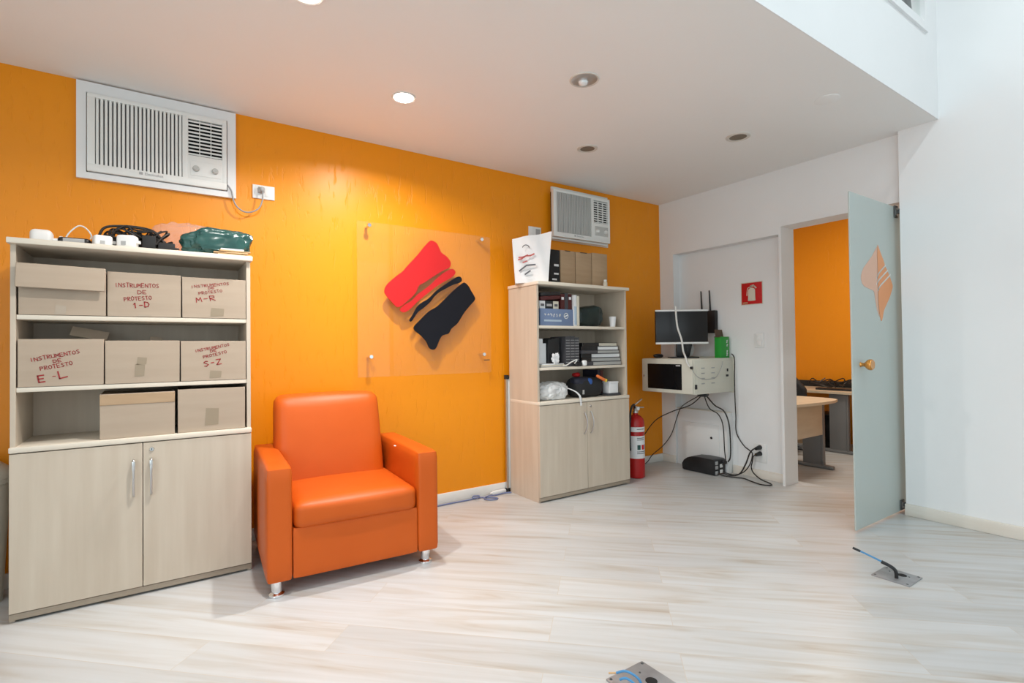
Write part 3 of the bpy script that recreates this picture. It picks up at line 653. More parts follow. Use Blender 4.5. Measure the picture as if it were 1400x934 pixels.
carton(-.418, -.142, ZS[0], 1.479, 'cardboard box lettered M-R in red marker, right end of the top shelf',
       texts=(('INSTRUMENTOS', -.381, 1.4262, -.212, .0125, r(9), .002), ('DE', -.308, 1.4245, -.278, .010, r(8), .002), ('PROTESTO', -.348, 1.395, -.243, .013, r(11), .002), ('M-R', -.358, 1.357, -.269, .023, r(11), .0036)),
       tapes=((-.300, -.240, 1.290, 1.333, 'tape'),))
carton(-1.002, -.717, ZS[1], 1.177, 'cardboard box lettered E-L in large red marker, left end of the middle shelf',
       texts=(('INSTRUMENTOS', -.962, 1.080, -.792, .016, r(12.2), .0025), ('DE', -.888, 1.074, -.856, .014, r(11), .0025), ('PROTESTO', -.929, 1.042, -.818, .016, r(11.6), .0025), ('E', -.934, .990, -.906, .030, r(9), .0055), ('-', -.892, 1.004, -.872, .022, r(5), .003), ('L', -.866, 1.004, -.828, .032, r(12), .0055)),
       flaps=((.00, .14, .02, r(12), .05),))
carton(-.712, -.429, ZS[1], 1.170, 'unlettered cardboard box with torn brown tape, middle of the middle shelf', tapes=((-.605, -.565, 1.004, 1.062, 'tape'), (-.597, -.557, 1.058, 1.094, 'tape')), flaps=((.02, .07, .03, r(6), .03),))
carton(-.424, -.143, ZS[1], 1.168, 'cardboard box lettered S-Z in red marker, right end of the middle shelf',
       texts=(('INSTRUMENTOS', -.365, 1.112, -.210, .0125, r(12.3), .0022), ('DE', -.300, 1.1125, -.270, .011, r(10), .0024), ('PROTESTO', -.329, 1.082, -.222, .013, r(14.5), .0022), ('S-Z', -.326, 1.041, -.244, .025, r(11), .0042)),
       tapes=((-.305, -.252, .984, 1.022, 'tape'),))
bxo = carton(-.734, -.452, ZS[2], .928, 'cardboard box with a dark folded top flap, left of two on the lowest shelf', yf=-.452, rot=r(1.2))
obj('front_flap', B(box, -.1412, .1412, -.1675, -.1652, .152, .199, .001, 1), 'cardboard_b', bxo, True)
carton(-.434, -.146, ZS[2], .934, 'plain cardboard box with a tape square, right end of the lowest shelf', yf=-.452, rot=r(-1), tapes=((-.322, -.262, .752, .838, 'tape'),))

# ------------------------------------------------------------------ clutter on the left bookcase
Z = ZTOP + .0012
t = thing('power_adapter', 'rounded white adapter with a short plug at the left end of the bookcase top', 'adapter', (-.93, -.33, Z))
obj('body', B(rounded, -.982, -.905, -.36, -.29, Z, Z+.066, .02, 6), 'white_plastic', t)
bm = bmesh.new(); cyl(bm, (-.905, -.325, Z+.02), (-.885, -.325, Z+.02), .014); box(bm, -.884, -.872, -.33, -.32, Z, Z+.045, .002); obj('plug', bm, 'white_plastic', t)
bm = bmesh.new(); tube(bm, [(-.862, -.3, Z+.004), (-.865, -.3, Z+.04), (-.85, -.295, Z+.075), (-.82, -.29, Z+.107), (-.795, -.285, Z+.10), (-.775, -.285, Z+.07), (-.778, -.285, Z+.05)], .0032, 8)
tube(bm, [(-.862, -.3, Z+.006), (-.85, -.32, Z+.012), (-.84, -.30, Z+.03), (-.855, -.29, Z+.04)], .004, 8)
solo('white_wire', bm, 'cable_white', 'looped bare white wire standing up on the left bookcase top', 'cable')
t = thing('phone_handset', 'flat black and grey handset lying on the left bookcase top', 'device', (-.84, -.35, Z))
bm = bmesh.new(); rounded(bm, -.885, -.768, -.385, -.325, Z, Z+.036, .014, 5); obj('body', bm, 'black', t)
obj('face_panel', B(box, -.865, -.79, -.3875, -.385, Z+.012, Z+.03, .001), 'grey_plastic', t)
def charger(x, y, w, d, h, rz, label):
    t = thing('charger', label, 'charger', (x, y, Z), rz, 'white chargers on the left bookcase')
    bm = bmesh.new(); rounded(bm, -w/2, w/2, -d/2, d/2, 0, h, .012, 5); obj('body', bm, 'white_plastic', t, True)
    obj('label_sticker', B(box, -w*.2, w*.05, -d/2-.0016, -d/2+.001, h*.2, h*.5), 'grey_plastic', t, True)
    bm = bmesh.new(); cyl(bm, (w/2-.002, 0, h*.5), (w/2+.014, 0, h*.5), .008); obj('prong', bm, 'white_plastic', t, True)
charger(-.725, -.395, .07, .05, .052, .3, 'small white charger at the left of the black cable tangle')
charger(-.632, -.40, .075, .055, .062, -.35, 'larger white charger in front of the black cable tangle')
bm = bmesh.new()
for i in range(34):
    a0 = random.uniform(0, 6.3); cx, cy = random.uniform(-.68, -.55), random.uniform(-.285, -.265); rx, ry = random.uniform(.05, .10), random.uniform(.015, .035)
    zb = Z+random.uniform(.012, .088); pts = []
    for j in range(9):
        a = a0 + j*.62; pts.append((cx+rx*math.cos(a)+random.uniform(-.008, .008), cy+ry*math.sin(a), max(Z+.006, zb+.034*math.sin(a*1.5+i)+random.uniform(-.008, .012))))
    tube(bm, pts, random.uniform(.0035, .005), 7, 5)
tube(bm, [(-.775, -.31, Z+.012), (-.75, -.3, Z+.055), (-.725, -.29, Z+.11), (-.66, -.28, Z+.128), (-.58, -.28, Z+.128), (-.53, -.29, Z+.112), (-.50, -.30, Z+.075), (-.47, -.31, Z+.02)], .006, 8)
tube(bm, [(-.72, -.30, Z+.03), (-.69, -.29, Z+.09), (-.66, -.285, Z+.12), (-.56, -.285, Z+.118), (-.5, -.3, Z+.05)], .005, 8)
tag(obj('cable_tangle', bm, 'cable_black'), 'tangled heap of black cables on the left bookcase top', 'cables', None, 'stuff')
for (a, b, c, d, h, l) in ((-.578, -.522, -.385, -.35, .075, 'black power brick standing among the tangled cables'), (-.515, -.445, -.395, -.35, .045, 'long black power brick lying at the right of the tangled cables')):
    t = thing('power_brick', l, 'adapter', ((a+b)/2, (c+d)/2, Z), 0, 'black power bricks')
    obj('body', B(box, a, b, c, d, Z, Z+h, .006), 'black_matt', t); bm = bmesh.new(); cyl(bm, (b, (c+d)/2, Z+h/2), (b+.018, (c+d)/2, Z+h/2), .006, .004); obj('cord_end', bm, 'cable_black', t)
bm = bmesh.new(); blob(bm, (-.40, -.145, Z+.10), (.14, .048, .105), .3, 13, 3, .8, 5, Z+.002, True)
solo('clear_plastic_bag', bm, 'clear_bag', 'crumpled clear pinkish plastic bag behind the green bag', 'bag')
bm = bmesh.new(); blob(bm, (-.262, -.31, Z+.076), (.152, .072, .074), .24, 15, 5, .62, 5, Z+.002, True)
for vv in bm.verts:      # neck pinched towards the left end
    k = max(0, min(1, (-.31-vv.co.x)/.14)); vv.co.z = Z+.002 + (vv.co.z-Z-.002)*(1-.30*k)
solo('green_plastic_bag', bm, 'bag_green', 'shiny dark green plastic bag bundle on the left bookcase top', 'bag')
t = thing('folded_card', 'folded tan cardboard strip with a white label at the front right of the bookcase top', 'cardboard', (-.19, -.43, Z))
bm = bmesh.new()
for i, (a, b, zz, an) in enumerate(((-.27, -.115, .006, 2), (-.285, -.13, .015, -3), (-.262, -.12, .024, 3))): box(bm, a, b, -.455, -.40, Z+zz-.0055, Z+zz+.001, .002, 1, rot=Matrix.Rotation(r(an), 3, 'Z'))
obj('card', bm, 'tan', t); obj('paper_label', B(box, -.255, -.15, -.452, -.405, Z+.0255, Z+.034, .003), 'paper_white', t)

# ------------------------------------------------------------------ armchair
ac = thing('armchair', 'orange leatherette armchair with chrome feet between the two bookcases', 'armchair', (.29, -.5, 0), -math.radians(3.8))
CX0, CX1, CY0, CY1 = -.122, .706, -.872, -.10
for a, b in ((CX0, CX0+.117), (CX1-.117, CX1)):
    obj('armrest', B(rounded, a, b, CY0, CY1, .062, .582, .022, 10, (.004, .003, .006)), 'leather', ac)
obj('base', B(rounded, CX0+.113, CX1-.113, CY0+.010, CY1-.02, .064, .30, .012, 8), 'leather', ac)
obj('seat_cushion', B(rounded, CX0+.118, CX1-.118, CY0-.004, -.30, .285, .412, .038, 12, (0, .008, .016)), 'leather', ac)
def lean(v): return Vector((v.x, v.y + (v.z-.38)*.42, v.z))
def back_fn(v):
    tpr = 1 - .03*max(0, (v.z-.5)/.35); return Vector((.262+(v.x-.262)*tpr, v.y + (v.z-.38)*.22, v.z))
obj('backrest', B(rounded, CX0+.088, CX1-.150, -.425, -.255, .30, .862, .05, 12, (0, .022, .008), back_fn), 'leather', ac)
obj('back_shell', B(rounded, CX0+.121, CX1-.152, -.21, -.105, .066, .72, .02, 8), 'leather', ac)
for x, y in ((-.074, -.835), (.640, -.835), (-.074, -.15), (.640, -.15)):
    bm = bmesh.new(); lathe(bm, [(0, .066), (.024, .066), (.024, .022), (.022, .018), (.034, .010), (.035, .002), (.033, 0), (0, 0)], (x, y, 0), 24); obj('foot', bm, 'chrome', ac)
ac.location = (.318, -.522, 0)
obj('paint_fleck', B(blob, (.568, -.675, .588), (.006, .012, .003), .3, 80, 2, .8, 2), 'white_plastic', ac, label='white paint fleck on the armrest')

# ------------------------------------------------------------------ on top of the far bookcase
t = thing('paper_bag', 'white printed gift bag on the left corner of the far bookcase', 'bag', (1.812, -.262, Z), r(-33))
bm = bmesh.new()
W2, D2, HH = .122, .05, .375
def bag_pt(u, v, s):  # u across, v up, s front/back
    wv = W2*(1+.10*v) ; dv = D2*(1-.35*v)
    return Vector((u*wv + .02*v*(1 if u > 0 else -.4), s*dv + .010*math.sin(5*u+6*v)*(1 if s < 0 else .5), v*HH*(1+.03*u) - (.030*(1-u)*.5*v)))
n = 14
grid = {}
ring = [(-1+2*i/n, -1) for i in range(n)] + [(1, -1+2*i/6) for i in range(6)] + [(1-2*i/n, 1) for i in range(n)] + [(-1, 1-2*i/6) for i in range(6)]
rows = []
for j in range(15):
    row = []
    for (u, s) in ring:
        p = bag_pt(u, j/14, s)
        if abs(u) == 1: p.x -= math.copysign(.03*(1-s*s)*(j/14), u)
        row.append(bm.verts.new(p))
    rows.append(row)
m_ = len(ring)
for a, b in zip(rows, rows[1:]):
    for i in range(m_): bm.faces.new((a[i], a[(i+1) % m_], b[(i+1) % m_], b[i]))
bm.faces.new(rows[0])
obj('paper_sack', bm, 'paper_white', t, True)
v = bmesh.new(); w_ = bmesh.new(); yq = -.066
for (a, b, c, d) in ((-.098, .172, -.05, .196), (-.095, .188, -.03, .205), (-.04, .20, .018, .214)): ribbon(v, [(a, b), (a*.5+c*.5, (b+d)/2-.006), (c, d)], .011, yq)
ribbon(v, [(-.065, .150), (-.035, .162)], .009, yq)
for (a, b, c, d) in ((-.092, .088, -.04, .128), (-.036, .130, .026, .134), (-.05, .062, -.012, .088)): ribbon(w_, [(a, b), (c, d)], .011, yq)
for i in range(8):
    a = PI*(.1+.8*i/8); b = PI*(.1+.8*(i+1)/8); ribbon(w_, [(-.042+.026*math.cos(a), .255+.026*math.sin(a)), (-.042+.026*math.cos(b), .255+.026*math.sin(b))], .006, yq)
obj('red_print', v, 'ink_red', t, True, smooth=0); obj('grey_print', w_, 'ink', t, True, smooth=0)
t = thing('file_box', 'tall black box with white labels beside the printed white bag', 'box', (2.05, -.2, Z))
obj('case', B(box, 2.0, 2.098, -.25, -.05-.01, Z, 1.885, .002), 'black_matt', t)
for z0, z1, a in ((1.755, 1.772, 2.042), (1.69, 1.703, 2.04), (1.645, 1.658, 2.022)): obj('label_sticker', B(box, a, a+.045, -.2515, -.25, z0, z1), 'paper_white', t)
for i, (a, b, h, dk, lb) in enumerate(((2.108, 2.258, .287, 1, 'brown cardboard file box next to the black box on the far bookcase'), (2.266, 2.436, .288, 1, 'brown cardboard file box, middle of the three on the far bookcase'), (2.444, 2.615, .298, 0, 'brown cardboard file box, rightmost on the far bookcase top'))):
    t = thing('file_box', lb, 'box', ((a+b)/2, -.16, Z), 0, 'brown file boxes on the far bookcase')
    obj('case', B(box, a, b, -.25, -.06, Z, Z+h, .003), 'cardboard_b', t)
    if dk: obj('finger_slot', B(box, a+.05, b-.05, -.2512, -.2, Z+h-.006, Z+h+.0015), 'brown', t)
t = thing('bottle', 'tiny white bottle in front of the rightmost brown file box', 'bottle', (2.55, -.29, Z)); bm = bmesh.new(); lathe(bm, [(0, 0), (.018, 0), (.018, .05), (.011, .06), (0, .06)], (2.55, -.29, Z), 16); obj('body', bm, 'paper_cream', t)
bm = bmesh.new(); lathe(bm, [(0, .06), (.0125, .06), (.0125, .075), (0, .076)], (2.55, -.29, Z), 16); obj('cap', bm, 'white_plastic', t)

# ------------------------------------------------------------------ far bookcase, upper shelf
def book(x0, x1, y0, y1, z0, z1, cov, pages, label, spine='front', rz=0.0, rx=0.0, name='book', group=None):
    """hard covers on both broad sides, a spine, and a page block between them; the thinnest side is the thickness"""
    c = ((x0+x1)/2, (y0+y1)/2, z0); t = thing(name, label, 'book', c, rz, group)
    a, b, h = (x1-x0)/2, (y1-y0)/2, z1-z0; T = .0025
    if h < min(2*a, 2*b):   # lying flat
        bm = boxes((-a, a, -b, b, 0, T), (-a, a, -b, b, h-T, h))
        if spine == 'front': box(bm, -a, a, -b, -b+T, T, h-T)
        elif spine == 'left': box(bm, -a, -a+T, -b, b, T, h-T)
        else: box(bm, -a, a, b-T, b, T, h-T)
        pg = boxes((-a+.004, a-.004, -b+.004, b-.004, T, h-T))
    else:                    # standing, spine to the front
        bm = boxes((-a, -a+T, -b, b, 0, h), (a-T, a, -b, b, 0, h), (-a+T, a-T, -b, -b+T, 0, h)); pg = boxes((-a+T, a-T, -b+T, b-.004, .003, h-.004))
    if rx:
        for q in (bm, pg): bmesh.ops.rotate(q, verts=q.verts[:], cent=(0, 0, 0), matrix=Matrix.Rotation(rx, 3, 'Y'))
    obj('cover', bm, cov, t, True); obj('page_block', pg, pages, t, True)
    return t
Z1 = ZS[0] + .0012
t = thing('product_box', 'slate blue box with white lettering on the top shelf of the far bookcase', 'box', (1.95, -.3, Z1))
obj('carton', B(box, 1.79, 2.104, -.395, -.17, Z1, Z1+.125, .002), 'blue_box', t)
v = bmesh.new(); yq = -.3955
for x, q in ((1.830, ((0, .016), (.012, .016), (.006, .008))), (1.858, ((.002, .010), (.008, .018), (.014, .010))), (1.886, ((0, .018), (.012, .016), (.012, .004))), (1.912, ((.004, -.002), (.006, .016), (.014, .018))), (1.940, ((.004, .018), (.008, .008), (.006, -.002))), (1.966, ((.004, .002), (.006, .018), (.014, .006), (.014, .018)))):
    ribbon(v, [(x+a, Z1+.068+b) for a, b in q], .007, yq)   # worn white marks
for i in range(12):
    a, b = 2*PI*i/12, 2*PI*(i+1)/12; ribbon(v, [(2.035+.02*math.cos(a), Z1+.075+.02*math.sin(a)), (2.035+.02*math.cos(b), Z1+.075+.02*math.sin(b))], .006, yq)
ribbon(v, [(2.022, Z1+.07), (2.048, Z1+.08)], .008, yq)
obj('lettering', v, 'paper_white', t, smooth=0)
obj('light_band', B(box, 1.825, 1.99, -.3962, -.395, Z1+.03, Z1+.044), 'blue_light', t)
zz = Z1+.1252
for a, b, mm, lb in ((1.785+.008, 1.845, 'paper_white', 'small white box with a dark label on top of the slate blue box'), (1.848, 1.918, 'black', 'small black box on top of the slate blue box'), (1.921, 1.972, 'paper_cream', 'small pale green-edged box on top of the slate blue box')):
    t = thing('small_box', lb, 'box', ((a+b)/2, -.33, zz), 0, 'small boxes on the blue box'); obj('carton', B(box, a, b, -.385, -.25, zz, zz+.058, .002), mm, t)
    obj('label_sticker', B(box, a+.01, b-.01, -.3862, -.385, zz+.018, zz+.036), 'ink' if mm != 'black' else 'grey_plastic', t)
t = thing('hard_case', 'black case lying tilted on the small boxes of the top shelf', 'case', (1.89, -.32, zz+.0585))
rr = Matrix.Rotation(r(-5), 3, 'Y')
obj('lid', B(box, 1.80, 1.988, -.39, -.22, zz+.068+.03, zz+.068+.058, .006, 2, rr), 'black', t); obj('body', B(box, 1.80, 1.988, -.39, -.22, zz+.068, zz+.068+.029, .006, 2, rr), 'maroon', t)
for a, b, mm, h, lb in ((1.993, 2.03, 'maroon', .115, 'maroon book with a white spine label standing on the slate blue box'), (2.032, 2.064, 'charcoal', .125, 'charcoal book between two maroon ones on the slate blue box'), (2.066, 2.102, 'maroon', .118, 'maroon book beside the tall pale blue folder')):
    bk = book(a, b, -.385, -.20, zz, zz+h, mm, 'paper_cream', lb, group='books standing on the blue box')
    if mm == 'maroon': obj('label_sticker', B(box, -(b-a)/2+.007, (b-a)/2-.007, -.0938, -.0926, h-.042, h-.022), 'paper_white', bk, True)
t = thing('folder', 'tall pale blue and white folder standing beside the slate blue box', 'folder', (2.14, -.3, Z1))
obj('cover', B(box, 2.110, 2.138, -.40, -.17, Z1, Z1+.238, .002), 'paper_white', t); obj('back_cover', B(box, 2.140, 2.166, -.40, -.17, Z1, Z1+.232, .002), 'paper_cream', t)
obj('blue_panel', B(box, 2.112, 2.136, -.4012, -.40, Z1+.01, Z1+.15), 'blue_light', t)
bm = bmesh.new(); blob(bm, (2.325, -.30, Z1+.075), (.145, .07, .075), .12, 9, 11, .6, 5, Z1+.002, True)
for vv in bm.verts: vv.co.z = Z1+.002 + (vv.co.z-Z1-.002)*(1 + .9*(vv.co.x-2.24))
solo('dark_bag', bm, 'bag_dark', 'shiny blackish green bag lying on the top shelf of the far bookcase', 'bag')
t = thing('paper_cup', 'small white cup at the right end of the top shelf', 'cup', (2.558, -.36, Z1))
bm = bmesh.new(); lathe(bm, [(0, .001), (.022, .001), (.029, .082), (.0305, .084), (.028, .082), (.021, .006), (0, .006)], (2.558, -.36, Z1), 28); obj('body', bm, 'paper_white', t)
bm = bmesh.new(); lathe(bm, [(0, .070), (.0265, .070)], (2.558, -.36, Z1), 24); obj('drink', bm, 'brown', t)

# middle shelf
Z2 = ZS[1] + .0012
for i in range(3):
    solo('paper_stack', B(box, 1.785+.004*i, 2.03-.012*i, -.405+.003*i, -.19, Z2+.0085*i, Z2+.0085*i+.008, .0015, 1, Matrix.Rotation(r(i*1.5-1), 3, 'Z')), ('paper_grey', 'paper_cream', 'paper_white')[i],
         ('greyish paper pad at the bottom of the pad pile on the middle shelf', 'cream paper pad in the middle of the pad pile', 'white paper pad at the top of the pad pile')[i], 'paper')
ZP = Z2+.0262
book(1.80, 1.836, -.36, -.21, ZP, ZP+.185, 'paper_white', 'paper_white', 'tall white book standing at the left end of the middle shelf')
book(1.838, 1.874, -.35, -.21, ZP, ZP+.150, 'paper_white', 'paper_grey', 'shorter white book standing second from the left on the middle shelf')
for i, (a, b, h) in enumerate(((1.880, 1.918, .178), (1.921, 1.960, .186), (1.963, 2.002, .192))):
    book(a, b, -.37+.01*i, -.21, ZP, ZP+h, 'black', 'paper_grey', ('black book next to the white ones on the middle shelf', 'black book second of three on the middle shelf', 'tallest black book beside the charcoal ones')[i], group='black books on the middle shelf')
for i, (a, b, h) in enumerate(((2.034, 2.080, .228), (2.082, 2.126, .230), (2.128, 2.170, .222))):
    bk = book(a, b, -.385, -.20, Z2, Z2+h, 'charcoal', 'paper_grey', ('charcoal grooved book, first of three standing on the middle shelf', 'charcoal grooved book, middle of three standing on the middle shelf', 'charcoal grooved book beside the lying pile')[i], group='charcoal books on the middle shelf')
    v = bmesh.new()
    for k in range(9): box(v, -.019, .019, -.0934, -.0925, .03+k*.021, .033+k*.021)
    obj('spine_band', v, 'grey_plastic', bk, True)
bm = bmesh.new(); blob(bm, (1.925, -.395, ZP+.04), (.024, .012, .032), .95, 60, 4, .6, 4, None, True)
solo('crumpled_paper', bm, 'paper_white', 'crumpled scrap of white paper in front of the black books', 'paper')
zc = Z2
stack = [(.030, 2.215, 2.64, 'charcoal', 'paper_grey', 0, 'bottom'), (.030, 2.195, 2.645, 'black', 'paper_grey', 1, 'second from the bottom'), (.032, 2.205, 2.625, 'black', 'paper_white', -1, 'third from the bottom'),
         (.026, 2.19, 2.61, 'charcoal', 'paper_grey', 2, 'third from the top'), (.030, 2.20, 2.60, 'black', 'paper_white', -2, 'second from the top'), (.028, 2.21, 2.595, 'black', 'paper_cream', 1, 'top')]
for i, (h, a, b, cv, pg, an, pos) in enumerate(stack):
    a = max(a, 2.185); b = min(b, 2.628); bk = book((a+b)/2-.005 if False else a, b, -.385+.006*(i % 3), -.17, zc, zc+h, cv, pg, 'dark binder lying %s of the pile on the middle shelf' % pos, spine='left', rz=r(an*.6), group='binders lying on the middle shelf')
    wv = (b-a)/2
    obj('front_flap', B(box, -wv+.001, -wv+(.10 if i < 3 else .17), -.1085-.002*(i % 2), -.1075 if i else -.1075, .001, h-.001), cv, bk, True)
    zc += h+.0006
t = thing('cable_plug', 'black and white cabled plug lying in front of the charcoal books', 'plug', (2.23, -.41, Z2))
bm = bmesh.new(); rounded(bm, 2.10, 2.175, -.421, -.392, Z2, Z2+.034, .012, 5); obj('body', bm, 'black', t)
bm = bmesh.new(); rounded(bm, 2.178, 2.222, -.424, -.394, Z2, Z2+.045, .014, 5); obj('white_cap', bm, 'white_plastic', t)
bm = bmesh.new(); tube(bm, [(2.10, -.41, Z2+.02), (2.12, -.415, Z2+.05), (2.07, -.41, Z2+.034), (2.02, -.415, Z2+.012), (1.98, -.42, Z2+.008)], .005, 8); obj('cord', bm, 'cable_white', t)

# lowest open shelf
Z3 = ZS[2] + .0012
t = thing('cloth_bundle', 'crumpled white cloth bundle with a strap hanging over the shelf edge', 'cloth', (1.95, -.32, Z3))
bm = bmesh.new(); blob(bm, (1.937, -.318, Z3+.06), (.135, .075, .07), .34, 13, 21, .75, 5, Z3+.002, True); obj('cloth', bm, 'cloth_white', t)
bm = bmesh.new(); P = smooth_path([(2.03, -.405, Z3+.085), (2.085, -.43, Z3+.058), (2.115, -.441, Z3+.03), (2.125, -.4425, Z3+.008), (2.128, -.443, Z3-.02), (2.13, -.443, Z3-.05)], 5)
for a, b in zip(P, P[1:]):
    q = [bm.verts.new(p) for p in (a+Vector((-.009, 0, 0)), a+Vector((.009, 0, 0)), b+Vector((.009, 0, 0)), b+Vector((-.009, 0, 0)))]; bm.faces.new(q)
bmesh.ops.remove_doubles(bm, verts=bm.verts[:], dist=.0002)
bmesh.ops.solidify(bm, geom=bm.faces[:], thickness=.002); obj('strap', bm, 'paper_white', t)
t = thing('shoulder_bag', 'black bag with a blue patch on the lowest open shelf', 'bag', (2.28, -.31, Z3))
bm = bmesh.new(); blob(bm, (2.285, -.315, Z3+.078), (.148, .085, .078), .12, 9, 31, .6, 5, Z3+.002); obj('body', bm, 'black_matt', t)
bm = bmesh.new(); blob(bm, (2.215, -.335, Z3+.125), (.075, .055, .035), .18, 14, 8, .7, 4); obj('flap', bm, 'navy', t)
bm = bmesh.new(); blob(bm, (2.275, -.378, Z3+.108), (.026, .022, .042), .15, 14, 9, .7, 4); obj('patch', bm, 'blue', t)
obj('label_sticker', B(box, 2.19, 2.204, -.404, -.392, Z3+.028, Z3+.062, .002), 'grey_plastic', t)
bm = bmesh.new(); box(bm, 2.335, 2.435, -.405, -.385, Z3+.135, Z3+.158, .008, 2, Matrix.Rotation(r(24), 3, 'Y')); t = solo('orange_strap', bm, 'orange_strap', 'folded orange strap with a yellow end lying over the black bag', 'strap')
bm = bmesh.new(); box(bm, 2.424, 2.45, -.404, -.386, Z3+.112, Z3+.138, .007, 2, Matrix.Rotation(r(24), 3, 'Y')); obj('yellow_end', bm, 'yellow', t)
bm = bmesh.new(); blob(bm, (2.245, -.26, Z3+.172), (.03, .03, .018), .3, 30, 3, .8, 3); solo('red_pouch', bm, 'red', 'small red pouch on top of the black bag', 'pouch')
book(2.44, 2.468, -.30, -.12, Z3, Z3+.205, 'navy', 'paper_grey', 'dark navy book standing behind the orange strap', group='dark books on the lowest shelf')
book(2.471, 2.50, -.30, -.12, Z3, Z3+.200, 'maroon', 'paper_grey', 'dark maroon book standing behind the orange strap', group='dark books on the lowest shelf')
solo('grey_tray', B(box, 2.455, 2.595, -.405, -.31, Z3, Z3+.02, .003), 'charcoal', 'flat grey tray under the white carton on the lowest open shelf', 'tray')
t = thing('white_carton', 'small white carton at the right end of the lowest open shelf', 'box', (2.53, -.36, Z3+.0205)); obj('carton', B(box, 2.475, 2.57, -.40, -.32, Z3+.0205, Z3+.10, .002), 'paper_white', t)
obj('lid', B(box, 2.472, 2.573, -.403, -.317, Z3+.1002, Z3+.112, .002), 'paper_white', t)

# ------------------------------------------------------------------ behind the far bookcase
t = thing('whiteboard', 'whiteboard on edge between the far bookcase and the orange wall', 'whiteboard', (1.75, -.03, 0))
obj('board', B(box, 1.735, 2.55, -.034, -.022, .03, .885, .001), 'white_plastic', t)
obj('frame', boxes((1.717, 1.735, -.038, -.018, .02, .895), (1.735, 2.55, -.038, -.018, .885, .90), (1.735, 2.55, -.038, -.018, .015, .03), (2.55, 2.565, -.038, -.018, .015, .90)), 'steel', t)
obj('corner', B(box, 1.713, 1.745, -.042, -.016, .875, .908, .004), 'black', t); obj('corner', B(box, 1.713, 1.745, -.042, -.016, .0, .03, .004), 'black', t)
t = thing('plug_strip', 'white plug strip on the floor at the foot of the orange wall', 'power strip', (1.64, -.03, 0))
obj('body', B(box, 1.585, 1.705, -.048, -.018, .0, .028, .006), 'white_plastic', t)
bm = bmesh.new(); cyl(bm, (1.585, -.033, .014), (1.565, -.033, .014), .009, .005); obj('cord_end', bm, 'white_plastic', t)
bm = bmesh.new()
tube(bm, [(.70, -.10, .006), (.95, -.07, .006), (1.105, -.058, .006), (1.246, -.056, .006), (1.368, -.06, .006), (1.45, -.052, .006), (1.50, -.08, .006), (1.56, -.14, .006), (1.535, -.165, .006), (1.485, -.145, .007), (1.47, -.105, .012), (1.53, -.075, .012), (1.60, -.07, .006), (1.69, -.062, .006), (1.73, -.08, .006)], .0055, 8)
tube(bm, [(1.40, -.055, .016), (1.42, -.04, .02), (1.46, -.05, .018), (1.43, -.075, .014), (1.40, -.06, .016)], .005, 8)
solo('network_cable', bm, 'net_blue', 'blue-grey network cable curling along the foot of the orange wall', 'cable')

# ------------------------------------------------------------------ fire extinguisher and sign
t = thing('fire_extinguisher', 'red fire extinguisher on the floor against the far bookcase', 'fire extinguisher', (2.875, -.30, 0)); ex, ey = 2.875, -.30; er = .074
bm = bmesh.new(); lathe(bm, [(0, .004), (er-.006, .002), (er-.001, .008), (er, .02), (er, .47), (er-.008, .50), (er-.03, .525), (.022, .535), (.022, .55), (0, .55)], (ex, ey, 0), 40); obj('cylinder', bm, 'ext_red', t)
bm = bmesh.new(); lathe(bm, [(0, .55), (.024, .55), (.024, .565), (.016, .57), (.016, .59), (0, .592)], (ex, ey, 0), 20); box(bm, ex-.018, ex+.018, ey-.016, ey+.016, .575, .605, .004)
vl = obj('valve', bm, 'steel', t); bm = bmesh.new(); lathe(bm, [(0, -.02), (.016, -.02), (.017, 0), (0, 0)], (ex, ey-.016, .588), 18, 'Y'); obj('gauge', bm, 'white_plastic', vl)
bm = bmesh.new(); box(bm, ex-.01, ex+.095, ey-.009, ey+.009, .618, .630, .003, 2, Matrix.Rotation(r(-26), 3, 'Y'), (ex, ey, .61)); obj('squeeze_handle', bm, 'steel', t)
bm = bmesh.new(); box(bm, ex-.005, ex+.10, ey-.009, ey+.009, .592, .602, .003, 2, Matrix.Rotation(r(4), 3, 'Y'), (ex, ey, .595)); obj('carry_handle', bm, 'steel', t)
bm = bmesh.new(); tube(bm, [(ex-.016, ey-.01, .595), (ex-.05, ey-.03, .625), (ex-.085, ey-.035, .60), (ex-.098, ey-.03, .52), (ex-.095, ey-.02, .35), (ex-.09, ey-.02, .24)], .009, 10); hs = obj('hose', bm, 'black', t)
def band(z0, z1, m_, rr_=er+.0008, a0=0, a1=2*PI, nm='label_band'):
    bm = bmesh.new(); lathe(bm, [(rr_-.0006, z0), (rr_, z0), (rr_, z1), (rr_-.0006, z1)], (ex, ey, 0), 40, 'Z', a0, a1); return obj(nm, bm, m_, t)
band(.395, .435, 'paper_white'); lb = band(.17, .36, 'paper_white', nm='instruction_label')
for i, (mm, a) in enumerate((('bag_green', r(-128)), ('red', r(-98)), ('blue', r(-66)))):
    bm = bmesh.new(); lathe(bm, [(er+.001, .245), (er+.0016, .245), (er+.0016, .285), (er+.001, .285)], (ex, ey, 0), 6, 'Z', a, a+r(22)); obj('class_icon', bm, mm, lb)
bm = bmesh.new()
for zc_ in (.34, .325, .415, .225, .21): lathe(bm, [(er+.001, zc_), (er+.0015, zc_), (er+.0015, zc_+.006), (er+.001, zc_+.006)], (ex, ey, 0), 10, 'Z', r(-130), r(-75 if zc_ > .3 else -60))
obj('print_line', bm, 'ink', lb)
t = thing('extinguisher_sign', 'square red sign with a pale fire extinguisher symbol on the white wall', 'sign', (XN, -.89, 1.46))
obj('plate', B(box, XN-.004, XN, -.997, -.812, 1.470, 1.652, .001), 'sign_red', t)
